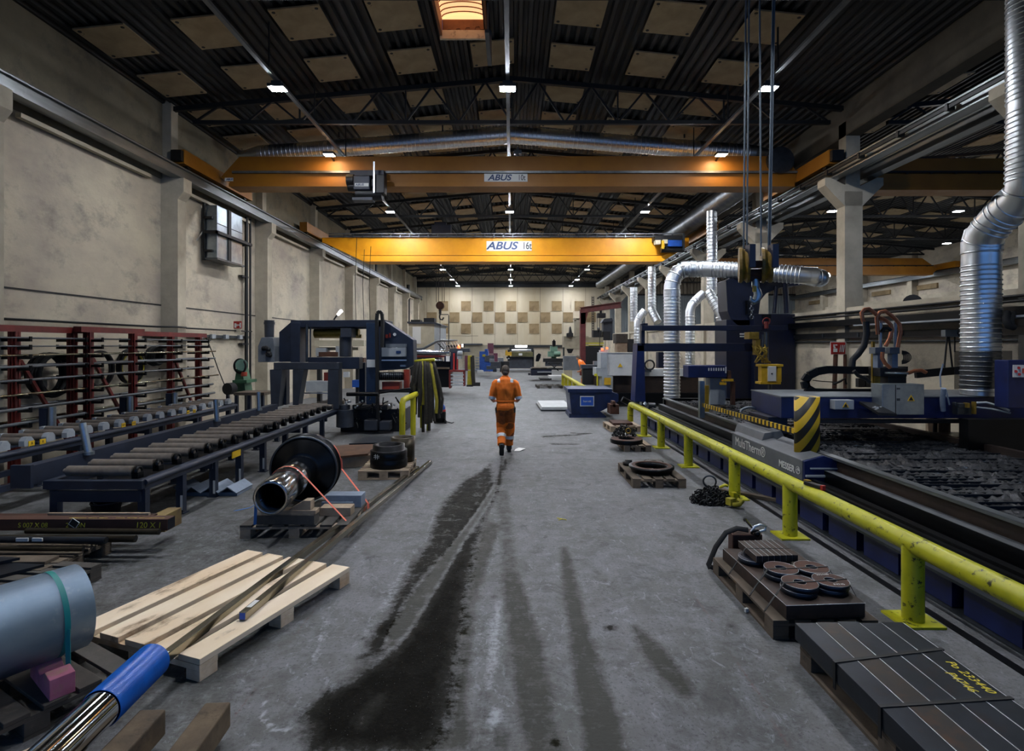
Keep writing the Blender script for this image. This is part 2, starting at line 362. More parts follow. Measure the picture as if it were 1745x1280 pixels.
damp_dark=mx(poly([(690,850),(640,920),(380,1240),(340,1290),(-200,1290),(-200,900),(300,790),(560,745),(640,790)],.5,.3),band([(1075,760,.15),(1180,830,.2),(1330,960,.25),(1560,1160,.3)],.45,.3),gap*.85,poly(Z([(865,225),(955,255),(905,400),(880,480),(832,620),(815,900),(805,1050),(840,1290),(600,1290),(700,1140),(740,860),(778,590),(828,340)]),.8,.06),band(Z([(950,100,.12),(965,260,.11),(985,480,.11)]),.62,.07),band(Z([(985,480,.1),(1030,660,.13),(1060,820,.14),(1090,1000,.13),(1120,1180,.12),(1150,1290,.12)]),.8,.05),band(Z([(990,830,.04),(960,920,.05)]),.6,.04),  # damp tracks, plus broad darker floor along both sides
  band([(962,935,.06),(974,1010,.09),(990,1090,.1),(1008,1170,.12),(1026,1240,.13),(1035,1290,.13)],.85,.05),band([(1082,1068,.05),(1110,1105,.1),(1140,1145,.11),(1168,1178,.08)],.82,.05),band([(1008,965,.08),(1040,1000,.07),(1075,1030,.06)],.5,.08),
  band([(905,830,.1),(935,900,.08),(948,960,.06)],.4,.1),poly(Z([(830,1000),(900,1010),(910,1290),(800,1290)]),.7,.08),band(Z([(940,1180,.06),(940,1250,.07)]),.7,.06),band([(938,1190,.05),(945,1240,.05)],.6,.05),
  band([(720,700,.2),(690,780,.25)],.45,.2),band([(760,770,.18),(700,860,.2)],.45,.2),band([(850,640,.5),(800,720,.4),(740,800,.25)],.35,.4),band([(900,680,.3),(930,760,.3)],.3,.3),band([(620,860,.15),(480,1060,.2),(380,1200,.25)],.35,.2),band([(1210,980,.1),(1330,1120,.1),(1480,1290,.1)],.5,.15),band([(1000,700,.3),(1030,800,.25),(1100,900,.2)],.25,.3))
salt=mx(band(Z([(930,290,.05),(905,380,.05),(885,470,.04)]),.5,.06),band(Z([(860,600,.05),(835,760,.06),(820,950,.04)]),.42,.06),band(Z([(935,600,.04),(915,720,.06),(905,860,.06),(885,1000,.03)]),.66,.07),band(Z([(520,420,.03),(490,520,.03),(410,640,.03)]),.6,.05),band(Z([(640,200,.03),(600,330,.03)]),.55,.04),band(Z([(60,1070,.02),(20,1130,.02)]),.8,.03),band(Z([(170,680,.015),(130,800,.02),(70,960,.02)]),.6,.03),band([(880,985,.02),(905,1050,.03),(925,1130,.03)],.4,.05),band([(845,1215,.05),(835,1235,.05)],.8,.05),
  band([(690,960,.03),(672,1000,.04),(640,1050,.03),(600,1110,.03)],.55,.06),band([(565,1030,.02),(545,1090,.03),(530,1140,.02)],.6,.04),band([(452,1195,.012),(447,1225,.015),(462,1240,.02),(490,1243,.012),(495,1225,.01)],.9,.02),band([(420,1250,.01),(428,1268,.012),(445,1270,.01),(455,1250,.01)],.8,.02),band([(510,1190,.02),(503,1220,.015)],.7,.03),
  band([(1080,1050,.03),(1120,1080,.03),(1165,1130,.03)],.4,.05),band([(1140,900,.08),(1180,960,.06),(1240,1060,.06),(1300,1180,.06)],.4,.12),band([(905,860,.1),(980,1000,.1),(1000,1150,.1)],.25,.15))
line=mx(band([(1108,905,.018),(1165,985,.02),(1230,1085,.022),(1290,1180,.025),(1350,1285,.025)],.9,.02),band([(705,850,.018),(640,920,.018),(560,1010,.02),(480,1110,.022),(385,1240,.025)],.8,.02),band([(1000,720,.02),(1010,745,.02),(1060,840,.02)],.6,.02))
mb=MB(); ny,nx=GX.shape
mb.v=[(float(x),float(y),0.0) for x,y in zip(GX.ravel(),GY.ravel())]
mb.f=[(j*nx+i,j*nx+i+1,(j+1)*nx+i+1,(j+1)*nx+i) for j in range(ny-1) for i in range(nx-1)]; mb.m=[0]*len(mb.f); mb.s=[False]*len(mb.f)
m=mat('floor','#6a6c6a'); nt=m.node_tree; L=nt.links; b=nt.nodes['Principled BSDF']
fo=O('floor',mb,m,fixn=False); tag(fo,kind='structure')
at=fo.data.color_attributes.new('wear','FLOAT_COLOR','POINT'); arr=np.stack([oil,damp_dark,salt,line],-1).reshape(-1).astype(np.float32); at.data.foreach_set('color',arr)
def nmath(op,a,bb=None,clamp=False):
    n=node(m,'Math'); n.operation=op; n.use_clamp=clamp
    for k,x in enumerate((a,bb)):
        if x is None: continue
        if isinstance(x,(int,float)): n.inputs[k].default_value=x
        else: L.new(x,n.inputs[k])
    return n.outputs[0]
def nmix(f,a,bb):
    n=node(m,'Mix'); n.data_type='RGBA'
    if isinstance(f,(int,float)): n.inputs[0].default_value=f
    else: L.new(f,n.inputs[0])
    for k,x in ((6,a),(7,bb)):
        if isinstance(x,str): n.inputs[k].default_value=shade(x,.66)
        else: L.new(x,n.inputs[k])
    return n.outputs[2]
def nrange(x,a,bb,c=0.0,d=1.0):
    n=node(m,'MapRange'); n.inputs[1].default_value=a; n.inputs[2].default_value=bb; n.inputs[3].default_value=c; n.inputs[4].default_value=d; L.new(x,n.inputs[0]); return n.outputs[0]
tc=node(m,'TexCoord')
def nnoise(scale,st=(1,1,1),det=6,rough=.6,dist=0):
    mp=node(m,'Mapping'); mp.inputs['Scale'].default_value=st; L.new(tc.outputs['Object'],mp.inputs[0])
    n=node(m,'TexNoise'); n.inputs['Scale'].default_value=scale; n.inputs['Detail'].default_value=det; n.inputs['Roughness'].default_value=rough; n.inputs['Distortion'].default_value=dist; L.new(mp.outputs[0],n.inputs[0]); return n.outputs[0]
va=node(m,'VertexColor'); va.layer_name='wear'; sp=node(m,'SeparateColor'); L.new(va.outputs[0],sp.inputs[0])
big=nnoise(.9); med=nnoise(5,det=9,rough=.7); fine=nnoise(38,det=6,rough=.75); tread=nnoise(1,(7,46,1),3); streak=nnoise(1.6,(2.6,.35,1),7,.65)
c=nmix(nrange(big,.38,.62),'#7d7d7e','#626460')
c=nmix(nrange(streak,.45,.72,0,.55),c,'#484b4a')
c=nmix(nrange(med,.44,.6,0,.6),c,'#96979a')
c=nmix(nrange(nnoise(2.4,det=9,rough=.75,dist=.6),.53,.64,0,.75),c,'#474947')
c=nmix(nrange(fine,.53,.63,0,.75),c,'#46474a')
c=nmix(nrange(nnoise(9,(1,.7,1),9,.8,1.5),.56,.66,0,.65),c,'#b9bfc6')
c=nmix(nrange(nnoise(3.2,(1,1,1),9,.8,.8),.57,.65,0,.7),c,'#3d3f3f')
edge2=nmath('MULTIPLY',nmath('SUBTRACT',tread,.5),1.0)
sal=nmath('ADD',nmath('MULTIPLY',sp.outputs[2],1.3),nmath('MULTIPLY',nmath('SUBTRACT',nnoise(24,det=8,rough=.75),.5),1.6)); c=nmix(nrange(sal,.45,.85,0,.8),c,'#c3c8cd')
lin=nmath('ADD',va.outputs[1],nmath('MULTIPLY',nmath('SUBTRACT',fine,.55),2.2)); c=nmix(nrange(lin,.5,1.0,0,.55),c,'#7f5650')
blot=nmath('MULTIPLY',nmath('SUBTRACT',nnoise(7,det=10,rough=.72,dist=.5),.5),1.5)
rag=nmath('MULTIPLY',nmath('SUBTRACT',nnoise(26,det=6,rough=.7),.5),.8)
per=nmath('ADD',nmath('MULTIPLY',edge2,.16),nmath('ADD',blot,rag))
dm=nmath('ADD',sp.outputs[1],nmath('ADD',nmath('MULTIPLY',per,.75),nmath('MULTIPLY',edge2,.3))); dmk=nrange(dm,.32,.8); c=nmix(nmath('MULTIPLY',dmk,.92),c,'#3a3b32')
om=nmath('ADD',sp.outputs[0],nmath('MULTIPLY',per,.62)); omk=nrange(om,.3,.62); deep=nrange(om,.55,.95)
c=nmix(nmath('MULTIPLY',omk,.9),c,'#2a2820'); c=nmix(nmath('MULTIPLY',deep,.97),c,nmix(nrange(fine,.45,.65),'#080704','#17140d'))
c=nmix(nmath('MULTIPLY',deep,nrange(nnoise(90,det=2),.7,.76)),c,'#b9bdbd')  # pale specks paint wet glints into the oil colour
# expansion joints across the slab
sx=node(m,'SeparateXYZ'); L.new(tc.outputs['Object'],sx.inputs[0])
jy=nmath('ABSOLUTE',nmath('SUBTRACT',nmath('FRACT',nmath('DIVIDE',nmath('ADD',sx.outputs[1],-10.35+72.0),12.0)),.5)); c=nmix(nrange(jy,.4985,.4992,0,.6),c,'#26282a')
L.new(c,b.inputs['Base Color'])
rg=nmath('SUBTRACT',nrange(med,.3,.7,.5,.72),nmath('MULTIPLY',dmk,.05)); L.new(rg,b.inputs['Roughness']); L.new(nmath('SUBTRACT',.5,nmath('ADD',nmath('MULTIPLY',omk,.46),nmath('MULTIPLY',dmk,.25)),True),b.inputs['Specular IOR Level'])
bp=node(m,'Bump'); bp.inputs['Strength'].default_value=.35; bp.inputs['Distance'].default_value=.01; L.new(nmath('ADD',fine,nmath('MULTIPLY',tread,nmath('MULTIPLY',dmk,.7))),bp.inputs['Height']); L.new(bp.outputs[0],b.inputs['Normal'])
# ---------------------------------------------------------------- walls, columns, roof
RY0,RY1=-7.0,48.2
ST=dict(kind='structure')
mb=MB().box(WL-.3,RY0,-.1,WL,RY1+.3,8.2)
w=O('wall_left',mb,M['concrete']); tag(w,**ST)
j=MB()
for z in (3.16,): j.box(WL-.01,RY0,z-.016,WL+.012,RY1,z+.016)
O('panel_joint',j,M['cable'],w)
O('upper_shade',MB().box(WL-.005,RY0,6.2,WL+.02,RY1,8.1),M['shadedwall'],w)  # shade above the crane rail, painted as a darker wall band
mb=MB().box(WL-.3,RY1,2.15,BX0,RY1+.3,9.0); w=O('wall_back',mb,M['backwall']); tag(w,**ST)
O('base_panel',MB().box(WL-.3,RY1+.15,0,BX0,RY1+.3,2.15),M['concrete'],w)
O('ledge_beam',MB().box(WL,RY1-.12,2.0,BX0,RY1+.15,2.2),M['truss'],w)
O('dark_top_band',MB().box(WL,RY1-.35,7.35,BX0,RY1,7.85),M['deck'],w)  # dark band along the top of the end wall
jb=MB()
for k in range(9): jb.box(-7.6+k*2.03-.012,RY1-.004,2.2,-7.6+k*2.03+.012,RY1+.002,7.4)
jb.box(WL,RY1-.004,3.0,-3.0,RY1+.002,3.03)
O('panel_joint',jb,M['oldwood'],w)
w=O('wall_back_side',MB().box(BX0,RY1,0,BX1+.3,RY1+.3,6.7),M['cladding']); tag(w,**ST)
ribs=MB()
for k in range(84): ribs.box(BX0+.2*k,RY1-.03,0,BX0+.2*k+.02,RY1,6.7)
O('cladding_rib',ribs,M['midgrey'],w)
fl=MB()
for k in range(56): fl.prism([(BX0+.3*k,RY1),(BX0+.3*k+.07,RY1-.08),(BX0+.3*k+.2,RY1-.08),(BX0+.3*k+.27,RY1)],'xy',6.75,9.0)
fl.box(BX0,RY1,6.7,BX1,RY1+.2,9.0); O('fluted_sheet',fl,M['fluted'],w)
O('flashing',MB().box(BX0,RY1-.12,6.62,BX1,RY1,6.76),M['cable'],w)
w=O('wall_right',MB().box(BX1,RY0,0,BX1+.3,RY1+.3,8.2),M['concrete']); tag(w,**ST)
O('ring_beam',MB().box(BX1-.25,RY0,4.75,BX1,RY1,5.25),M['column'],w)
pl=MB()
for k in range(11): pl.box(BX1-.4,RY0+1+4.8*k+1.2,0,BX1,RY0+1.4+4.8*k+1.2,8)
O('pilaster',pl,M['column'],w)
wb=MB()
for k in range(7): wb.box(BX1-.1,20+4*k,5.6,BX1,21.8+4*k,5.9)
O('vent_board',wb,M['wallply'],w)
# partition of concrete panels between the columns of the two bays
w=O('wall_partition',MB().box(8.12,3,0,8.3,RY1,3.06),M['concrete']); tag(w,**ST)
O('coping',MB().box(8.05,3,2.98,8.36,RY1,3.1),M['column'],w)
# columns
cols=[8.2+4.77*k for k in range(-2,9)]
def column_pair():
    a=MB().box(WL,0,0,-8.04,.33,5.72); a.prism([(WL,5.72),(-8.04,5.72),(-7.9,5.9),(-7.9,6.23),(WL,6.23)],'xz',0,.33); a.box(WL,0.03,6.23,-8.22,.3,8.1)
    la=O('trim_1',a,M['column']); tag(la,'cream concrete column with corbel standing against the long plain wall','column',kind='structure')
    c=MB().box(8.02,0,0,8.45,.33,5.9)
    c.prism([(8.02,5.55),(8.45,5.55),(8.95,6.05),(8.95,6.23),(8.8,6.23),(8.235,5.95),(7.67,6.23),(7.55,6.23),(7.55,6.05)],'xz',0,.33)
    c.box(8.06,.02,5.9,8.4,.31,7.6); lc=O('trim_2',c,M['column']); tag(lc,'cream concrete column with forked corbel between the two bays','column',kind='structure')
    return la,lc
la,lc=column_pair()
for i,y in enumerate(cols):
    if i==0: la.location.y=y; lc.location.y=y
    else:
        for s in (la,lc): o=s.copy(); COL.objects.link(o); o.location.y=y
o=O('trim_3',MB().box(8.06,RY0,7.25,8.4,RY1,8.1),M['eavesbeam']); tag(o,**ST)
# corrugated roof decks
def deck(x0,x1,name):
    xm=(x0+x1)/2; H=lambda x:8.02+.83*(1-abs(x-xm)/(xm-x0)); pts=[]; x=x0
    while x<x1-1e-6:
        for dx,dz in ((0,0),(.07,0),(.1,.07),(.17,.07)): pts.append((x+dx,H(min(x+dx,x1))+dz))
        x+=.2
    pts.append((x1,H(x1))); mb=MB(); n=len(pts)
    mb.add([(p[0],RY0,p[1]) for p in pts]+[(p[0],RY1+.3,p[1]) for p in pts],[(i,i+1,n+i+1,n+i) for i in range(n-1)])
    return mb,H
mb,HN=deck(WL,BX0,'n')
def cut(mb,x0,x1,y0,y1):   # leave a square hole for a skylight shaft
    n=len(mb.v)//2; tp=mb.v[:n]; nv=[];nf=[]
    ysl=[RY0,y0,y1,RY1+.3]
    nv=[(v[0],y,v[2]) for y in ysl for v in tp]
    for k in range(3):
        for i in range(n-1):
            if k==1 and tp[i][0]>x0 and tp[i+1][0]<x1: continue
            nf.append((k*n+i,k*n+i+1,(k+1)*n+i+1,(k+1)*n+i))
    mb.v=nv; mb.f=nf; mb.m=[0]*len(nf); mb.s=[False]*len(nf); return mb
SKY=(-1.45,-.55,9.6,11.25)
o=O('ceiling',cut(mb,*SKY),M['deck'],fixn=False); tag(o,**ST)
mb2,HS=deck(BX0,BX1,'s'); o=O('ceiling_side',mb2,M['deck'],fixn=False); tag(o,**ST)
# skylight: timber-lined shaft with an arched translucent dome
sk=thing('skylight','lit roof light with timber lined shaft and arched glowing dome over the nave','skylight',((SKY[0]+SKY[1])/2,(SKY[2]+SKY[3])/2,8.8))
x0,x1,y0,y1=SKY
O('shaft',MB().box(x0-.05,y0,8.66,x0,y1,9.08).box(x1,y0,8.7,x1+.05,y1,9.08).box(x0,y0-.05,8.66,x1,y0,9.08),M['warmwood'],sk)
O('curb',MB().box(x0-.05,y1,8.6,x1+.05,y1+.06,8.78),M['newwood'],sk); O('fascia',MB().box(x0,y1+.01,8.78,x1,y1+.05,9.08),M['warmwood'],sk)
d=MB(); n=14
for y in (y0,y1):
    pass
d.add([((x0+x1)/2-.45*math.cos(PI*i/n),y,9.0+.11*math.sin(PI*i/n)) for y in (y0,y1) for i in range(n+1)],[(i,i+1,n+2+i,n+1+i) for i in range(n)],0,True)
d.add([((x0+x1)/2-.45*math.cos(PI*i/n),y1,9.0+.11*math.sin(PI*i/n)) for i in range(n+1)],[tuple(range(n+1))])
O('dome',d,M['skyl'],sk,fixn=False)
rb=MB()
for k in range(6): rb.tube([((x0+x1)/2-.44*math.cos(PI*i/n),y1-.12-k*.16,8.985+.11*math.sin(PI*i/n)) for i in range(n+1)],.011,6)
O('rib',rb,M['warmwood'],sk)
o=O('hanging_bracket',MB().box(-.5,10.0,8.0,-.42,11.3,8.06).box(-.5,11.2,8.0,-.42,11.3,8.75).box(-.47,10.3,8.06,-.44,10.34,8.75),M['beamgrey']); tag(o,'grey steel rail hung beside the lit roof light','bracket')
# roof trusses
def truss(x0,x1,y,zb,ztop,zend):
    xm=(x0+x1)/2; mb=MB()
    mb.beam((x0+.7,y,zb),(x1-.7,y,zb),.09,.09)
    for s,xe in ((-1,x0+.1),(1,x1-.1)): mb.beam((xe,y,zend),(xm,y,ztop),.1,.11)
    H=lambda x:zend+(ztop-zend)*(1-abs(x-xm)/(xm-x0-.1)); n=12; st=(x1-x0-1.4)/n
    for k in range(n):
        xa=x0+.7+k*st; xb=xa+st; xc=(xa+xb)/2
        mb.beam((xa,y,zb),(xc,y,H(xc)),.045,.045); mb.beam((xb,y,zb),(xc,y,H(xc)),.045,.045)
        if k%2==0 and k: mb.beam((xa,y,zb),(xa,y,H(xa)),.035,.035)
    return mb
for i,y in enumerate(cols[1:]):
    for s,(a,bb) in enumerate(((WL,BX0),(BX0,BX1))):
        if i==0: 
            t=O('trim_%d'%(4+s),truss(a,bb,0,7.62,8.68,7.93),M['truss']); t.location.y=y+.16
            tag(t,'slender dark steel roof truss over the %s bay'%('main','side')[s],'truss',kind='structure')
            if s==0: tA=t
            else: tB=t
        else:
            o=(tA,tB)[s].copy(); COL.objects.link(o); o.location.y=y+.16
# plywood panels under the deck: each one a thing
def plypanel():
    mb=MB().box(-.475,-.5,-.03,.475,.5,0)
    for sx in (-1,1):
        for sy in (-1,1): mb.cyl((sx*.4,sy*.42,-.034),(sx*.4,sy*.42,-.028),.035,n=8,mi=1)
    return mb
pm=plypanel(); px=[-7.6+1.79*k for k in range(9)]
first=None; slope=.83/8.45
for r in range(22):
    y=10.4+1.715*r
    if r>=21: break
    for k,x in enumerate(px):
        if abs(x)>8: continue
        if r<5 and k==8: continue
        if r==0 and k==4: continue
        lab='plywood roof panel of the main bay, %s row inward, %s from the plain wall'%(ORD[r],ORD[k])
        if first is None: first=O('plywood_panel',pm,[M['plywood'],M['cable']]); o=first; base=o
        else: o=base.copy(); COL.objects.link(o)
        o.location=(x+.02*R.uniform(-1,1),y,HN(x)-.01-slope*.5+.03); o.rotation_euler=(0,math.copysign(math.atan(slope),x),R.uniform(-.01,.01))
        tag(o,lab,'ceiling panel','plywood panels under the main roof')
sx=[9.6+1.79*k for k in range(8)]
for r in range(14):
    y=12.2+1.715*r*1.35
    for k,x in enumerate(sx):
        if x/y>1.06: continue
        o=base.copy(); COL.objects.link(o)
        xm=(BX0+BX1)/2; o.location=(x,y,HS(x)-.01-slope*.5+.03); o.rotation_euler=(0,math.copysign(math.atan(slope),x-xm),0)
        tag(o,'plywood roof panel of the side bay, %s row inward, %s from the columns'%(ORD[r],ORD[k]),'ceiling panel','plywood panels under the side bay roof')
# square boards on the end wall
wp=None
for row,(zc,offs) in enumerate(((5.68,0),(4.68,1),(3.66,0))):
    for k in range(8):
        x=(-6.12 if offs==0 else -7.14)+2.03*k
        if x>7.6: continue
        mb=MB().box(-.44,-.05,-.44,.44,0,.44)
        if wp is None: wp=O('wall_board',mb,M['wallply']); o=wp
        else: o=wp.copy(); COL.objects.link(o)
        o.location=(x,RY1-.003,zc); tag(o,'square tan end wall board, %s of three rows, %s from the plain wall'%(('upper','middle','lower')[row],ORD[k]),'wall panel','square boards on the end wall')
# crane runway beams
for nm,xa,xb,lab in (('runway_beam',-8.2,-7.95,'grey crane runway beam along the long plain wall'),('runway_beam',7.72,7.97,'grey crane runway beam on the forked columns facing the aisle'),('runway_beam',8.52,8.77,'grey crane runway beam on the forked columns facing the side bay'),('runway_beam',BX1-.5,BX1-.25,'crane runway beam along the far wall of the side bay')):
    r=thing(nm,lab,'crane rail',(xa,10,6.23))
    xc=(xa+xb)/2
    O('girder',MB().box(xa,RY0,6.23,xb,RY1,6.255).box(xa,RY0,6.47,xb,RY1,6.5).box(xc-.06,RY0,6.25,xc+.06,RY1,6.48),M['railsteel'],r)
    O('rail',MB().box(xc-.03,RY0,6.5,xc+.03,RY1,6.56),M['cable'],r)
    if xa>7 and xa<8:
        O('conductor_bar',MB().box(xa-.1,RY0,6.33,xa-.06,RY1,6.39),M['cable'],r)
        cl=MB()
        for k in range(40): cl.box(xa-.12,1+1.2*k,6.3,xa+.02,1.06+1.2*k,6.42)
        O('clip',cl,M['black'],r)
    if xa<0:
        tb=MB()
        for y in cols[:-1]: tb.box(WL+.06,y+.9,6.05,WL+.16,y+4.2,6.13)
        O('cable_trough',tb,M['cream'],r)
# cable trays that carry the lamps, and the lamps
LROWS=[5.6,10.7,15.7,20.6,25.9,31.0,36.4,42.0,46.4]
LX=[-4.65,-.08,5.1]
for x,lab in ((-4.65,'lamp rail under the roof on the plain wall side'),(-.08,'lamp rail under the roof ridge of the main bay'),(5.1,'lamp rail under the roof on the forked column side')):
    t=thing('lamp_rail',lab,'cable tray',(x,10,7.5))
    O('channel',MB().box(x-.04,RY0,7.42,x+.04,RY1-.4,7.47),M['beamgrey'],t)
    for k in range(22): O('hanger',MB().box(x-.012,-4+2.385*k,7.47,x+.012,-3.97+2.385*k,HN(x)),M['truss'],t)
def lamp():
    t=thing('ceiling_lamp','lamp','lamp',(0,0,0),world=False)
    O('housing',MB().box(-.16,-.12,.0,.16,.12,.06).box(-.1,-.08,.06,.1,.08,.13),M['lampcase'],t)
    O('diffuser',MB().box(-.145,-.1,-.012,.145,.1,-.002),M['lamp'],t)
    return t
L0=lamp(); cnt=0
side=('on the plain wall side','under the ridge','on the forked column side')
for r,y in enumerate(LROWS):
    for k,x in enumerate(LX):
        o=L0 if cnt==0 else dup(L0,(0,0,0)); cnt+=1
        o.location=(x,y,7.29); o['label']='bright ceiling lamp, main bay, %s row inward, %s'%(ORD[r],side[k]); o['group']='ceiling lamps of the main bay'
cnt=0
for r,y in enumerate((15.0,20.5,27.0,34.0,41.0)):
    for k,x in enumerate((12.2,17.0,21.8)):
        o=dup(L0,(x,y,7.29)); o['label']='ceiling lamp, side bay, %s row inward, %s from the columns'%(ORD[r],ORD[k]); o['group']='ceiling lamps of the side bay'
# ventilation ducts under the roof
def duct(mb,pts,r,n=20,pitch=.1,rib=.008):
    # spiral duct: smooth tube with fine raised seams
    mb.tube(pts,r,n)
    pts=[Vector(p) for p in pts]
    for a,b in zip(pts[:-1],pts[1:]):
        L_=(b-a).length; d=(b-a)/L_; k=int(L_/pitch)
        for i in range(1,k):
            c=a+d*(i*pitch); hw=pitch*.2; mb.lathe([(r-.002,-hw),(r+rib,-hw*.4),(r+rib,hw*.4),(r-.002,hw)],c,d,n)
            u=d.orthogonal().normalized(); v=d.cross(u)
    return mb
o=thing('roof_duct','silver spiral duct hung across the bay behind the first crane girder','duct',(0,15.6,8))
O('pipe',duct(MB(),[(-7.3,15.6,7.72),(0,15.6,8.28),(7.0,15.6,7.74)],.24,18,.12),M['galv'],o)
O('end_cap',MB().cyl((-7.9,15.6,7.67),(-7.3,15.6,7.72),.1,.24,n=18).cyl((7.0,15.6,7.74),(7.5,15.6,7.72),.24,.12,n=18),M['galv'],o)
st=MB()
for x in (-5,-2,2,5): st.box(x-.02,15.58,8.2,x+.02,15.62,8.7)
O('strap',st,M['truss'],o)
o=O('roof_duct',duct(MB(),[(7.2,14.4,7.15),(7.2,44,7.15)],.36,18,1.2,.01),M['galvdark']); tag(o,'wide dull duct running lengthwise under the eaves beside the forked columns','duct')
def pxz(pts,Y): return [(P(x,y,Y)[0],P(x,y,Y)[2]) for x,y in pts]
def bx(mb,x0,y0,x1,y1,Y,d,mi=0):     # box whose front face covers these photo pixels at distance Y, d deep
    a=P(x0,y0,Y); b=P(x1,y1,Y); return mb.box(a[0],Y,a[2],b[0],Y+d,b[2],mi)
def sign(parent,name,x0,y0,x1,y1,Y,m,d=.012):
    mb=MB(); bx(mb,x0,y0,x1,y1,Y-d,d); return O(name,mb,m,parent)
def ftext(name,body,px,py,hpx,Y,m,parent,sx=1.0,shear=0.0,bold=0.0):
    p=P(px,py,Y); t=text(name,body,hpx*Y/FPX/.70,frame(p,(1,0,0),(0,0,1)),m,parent,.002,sx,shear,'CENTER',bold*hpx*Y/FPX); return t
# ---- the 10 t bridge crane
Y=14.5; c=thing('bridge_crane','orange overhead crane girder marked 10t, upper one with the dark hoist','crane',(0,Y,6.5))
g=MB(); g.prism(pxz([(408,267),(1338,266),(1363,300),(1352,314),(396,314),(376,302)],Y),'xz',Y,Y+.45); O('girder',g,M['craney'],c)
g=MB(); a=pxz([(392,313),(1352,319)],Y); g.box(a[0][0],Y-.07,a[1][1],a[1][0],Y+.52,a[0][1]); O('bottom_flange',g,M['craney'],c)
O('festoon_rail',bx(MB(),395,291,1362,294.6,Y-.07,.07),M['railsteel'],c)
for s,xa,xb in ((-1,-8.19,-7.9),(1,7.66,7.98)):
    e=MB().box(xa,13.0,6.58,xb,16.4,6.92); O('end_carriage',e,M['craney'],c)
    w=MB()
    for yy in (13.3,16.1): w.cyl((xa+.06,yy,6.64),(xb-.06,yy,6.64),.11,n=14)
    w.box(xa+.02,12.9,6.62,xb-.02,13.0,6.88); O('wheel_set',w,M['black'],c)
n=sign(c,'name_plate',825,295.5,899,309.5,Y,M['signwhite'])
ftext('lettering','ABUS',851,303,9.6,Y-.016,M['logoblue'],n,1.18,.25,.035); ftext('lettering','10t',889,303,9.4,Y-.016,M['logoblack'],n,.72,0,.01)
n=sign(c,'maker_plate',383,303,397,308.5,Y,M['signwhite'],.012); ftext('lettering','ABUS',391,305.8,3,Y-.016,M['logoblue'],n,1.1,.2,.03)
h=thing('crane_hoist','dark blue hoist trolley hung on the face of the 10t girder','hoist',P(620,320,Y-.5)); Yh=Y-.55
O('gear_case',bx(MB(),602,299,630,323,Yh,.4),M['navy'],h,.02)
m_=MB(); a=P(592,308,Yh+.2); b=P(604,308,Yh+.2); m_.cyl(a,b,.16,n=16); a=P(594,318,Yh+.25); b=P(606,318,Yh+.25); m_.cyl(a,b,.13,n=14); O('motor',m_,M['black'],h)
d_=MB(); a=P(608,331,Yh+.25); b=P(652,331,Yh+.25); d_.cyl(a,b,.17,n=18); O('rope_drum',d_,M['black'],h)
bx(MB(),0,0,1,1,1,1)
O('brake_housing',bx(bx(MB(),638,297,655,329,Yh+.05,.3),631,305,640,318,Yh+.1,.2),M['black'],h,.02)
O('trolley_frame',bx(bx(MB(),596,290,654,299,Yh+.25,.3),600,336,634,341,Yh+.1,.3),M['navy'],h)
O('bracket_rod',bx(MB(),636,275,638.5,328,Yh-.02,.03),M['galv'],h)
n=sign(h,'name_plate',604.5,312,628,317.5,Yh,M['signwhite']); ftext('lettering','ABUS',612.5,314.8,3.6,Yh-.016,M['logoblue'],n,1.15,.22,.03)
for px_,lab in ((560.5,'hoist side'),(1230,'forked column side')):
    l=thing('crane_lamp','small warm lamp bracketed above the 10t girder, %s'%lab,'lamp',P(px_,264,14.1),group='lamps on the 10t girder')
    a=P(px_,263.5,14.1); O('housing',MB().box(a[0]-.14,14.02,a[2]+.0,a[0]+.14,14.24,a[2]+.06),M['lampcase'],l)
    O('diffuser',MB().box(a[0]-.12,14.03,a[2]-.012,a[0]+.12,14.23,a[2]-.002),M['lampw'],l)
    O('bracket',MB().beam((a[0],14.2,a[2]+.05),(a[0],14.6,a[2]-.05),.04,.04),M['black'],l)
o=thing('limit_sensor','small sensor box clamped on top of the 10t girder at midspan','sensor',P(882,258,14.6))
O('body',bx(MB(),876,255,889,262,14.55,.12),M['galvdark'],o); O('post',bx(MB(),880,250,884,266,14.6,.05),M['lampcase'],o); 
# ---- the 16 t bridge crane
Y=22.3; c=thing('bridge_crane','bright yellow deep crane girder marked 16t, farther along the aisle','crane',(0,Y,6))
g=MB(); g.prism(pxz([(549,405),(1174,405),(1174,419),(1128,435),(618,435),(549,413)],Y),'xz',Y,Y+.5); O('girder',g,M['craneyb'],c)
g=MB(); g.prism(pxz([(1166,424),(1126,447),(622,447),(556,415),(556,412),(622,437.5),(1126,437.5),(1166,420)],Y),'xz',Y-.22,Y+.6); O('bottom_flange',g,M['craneyb'],c)
O('festoon_rail',bx(bx(MB(),560,397.5,1166,399,Y-.25,.04),560,401,1166,404,Y-.1,.06),M['beamgrey'],c)
st=MB()
for k in range(36): bx(st,585+k*16,398,586.5+k*16,405,Y-.2,.03)
O('rail_post',st,M['galvdark'],c)
for xa,xb in ((-8.19,-7.9),(7.66,7.98)):
    O('end_carriage',MB().box(xa,20.8,6.58,xb,24.2,6.95),M['craney'],c); O('wheel_set',MB().cyl((xa+.06,21,6.63),(xb-.06,21,6.63),.1,n=12).cyl((xa+.06,24,6.63),(xb-.06,24,6.63),.1,n=12),M['black'],c)
n=sign(c,'name_plate',829,411,906,427.5,Y,M['signwhite'],.02)
ftext('lettering','ABUS',855,419.3,12.5,Y-.026,M['logoblue'],n,1.2,.25,.035); ftext('lettering','16t',898,419.3,12,Y-.026,M['logoblack'],n,.7,0,.01)
h=thing('crane_hoist','blue hoist gear with cream and yellow boxes at the column end of the 16t girder','hoist',P(1140,418,Y-.5))
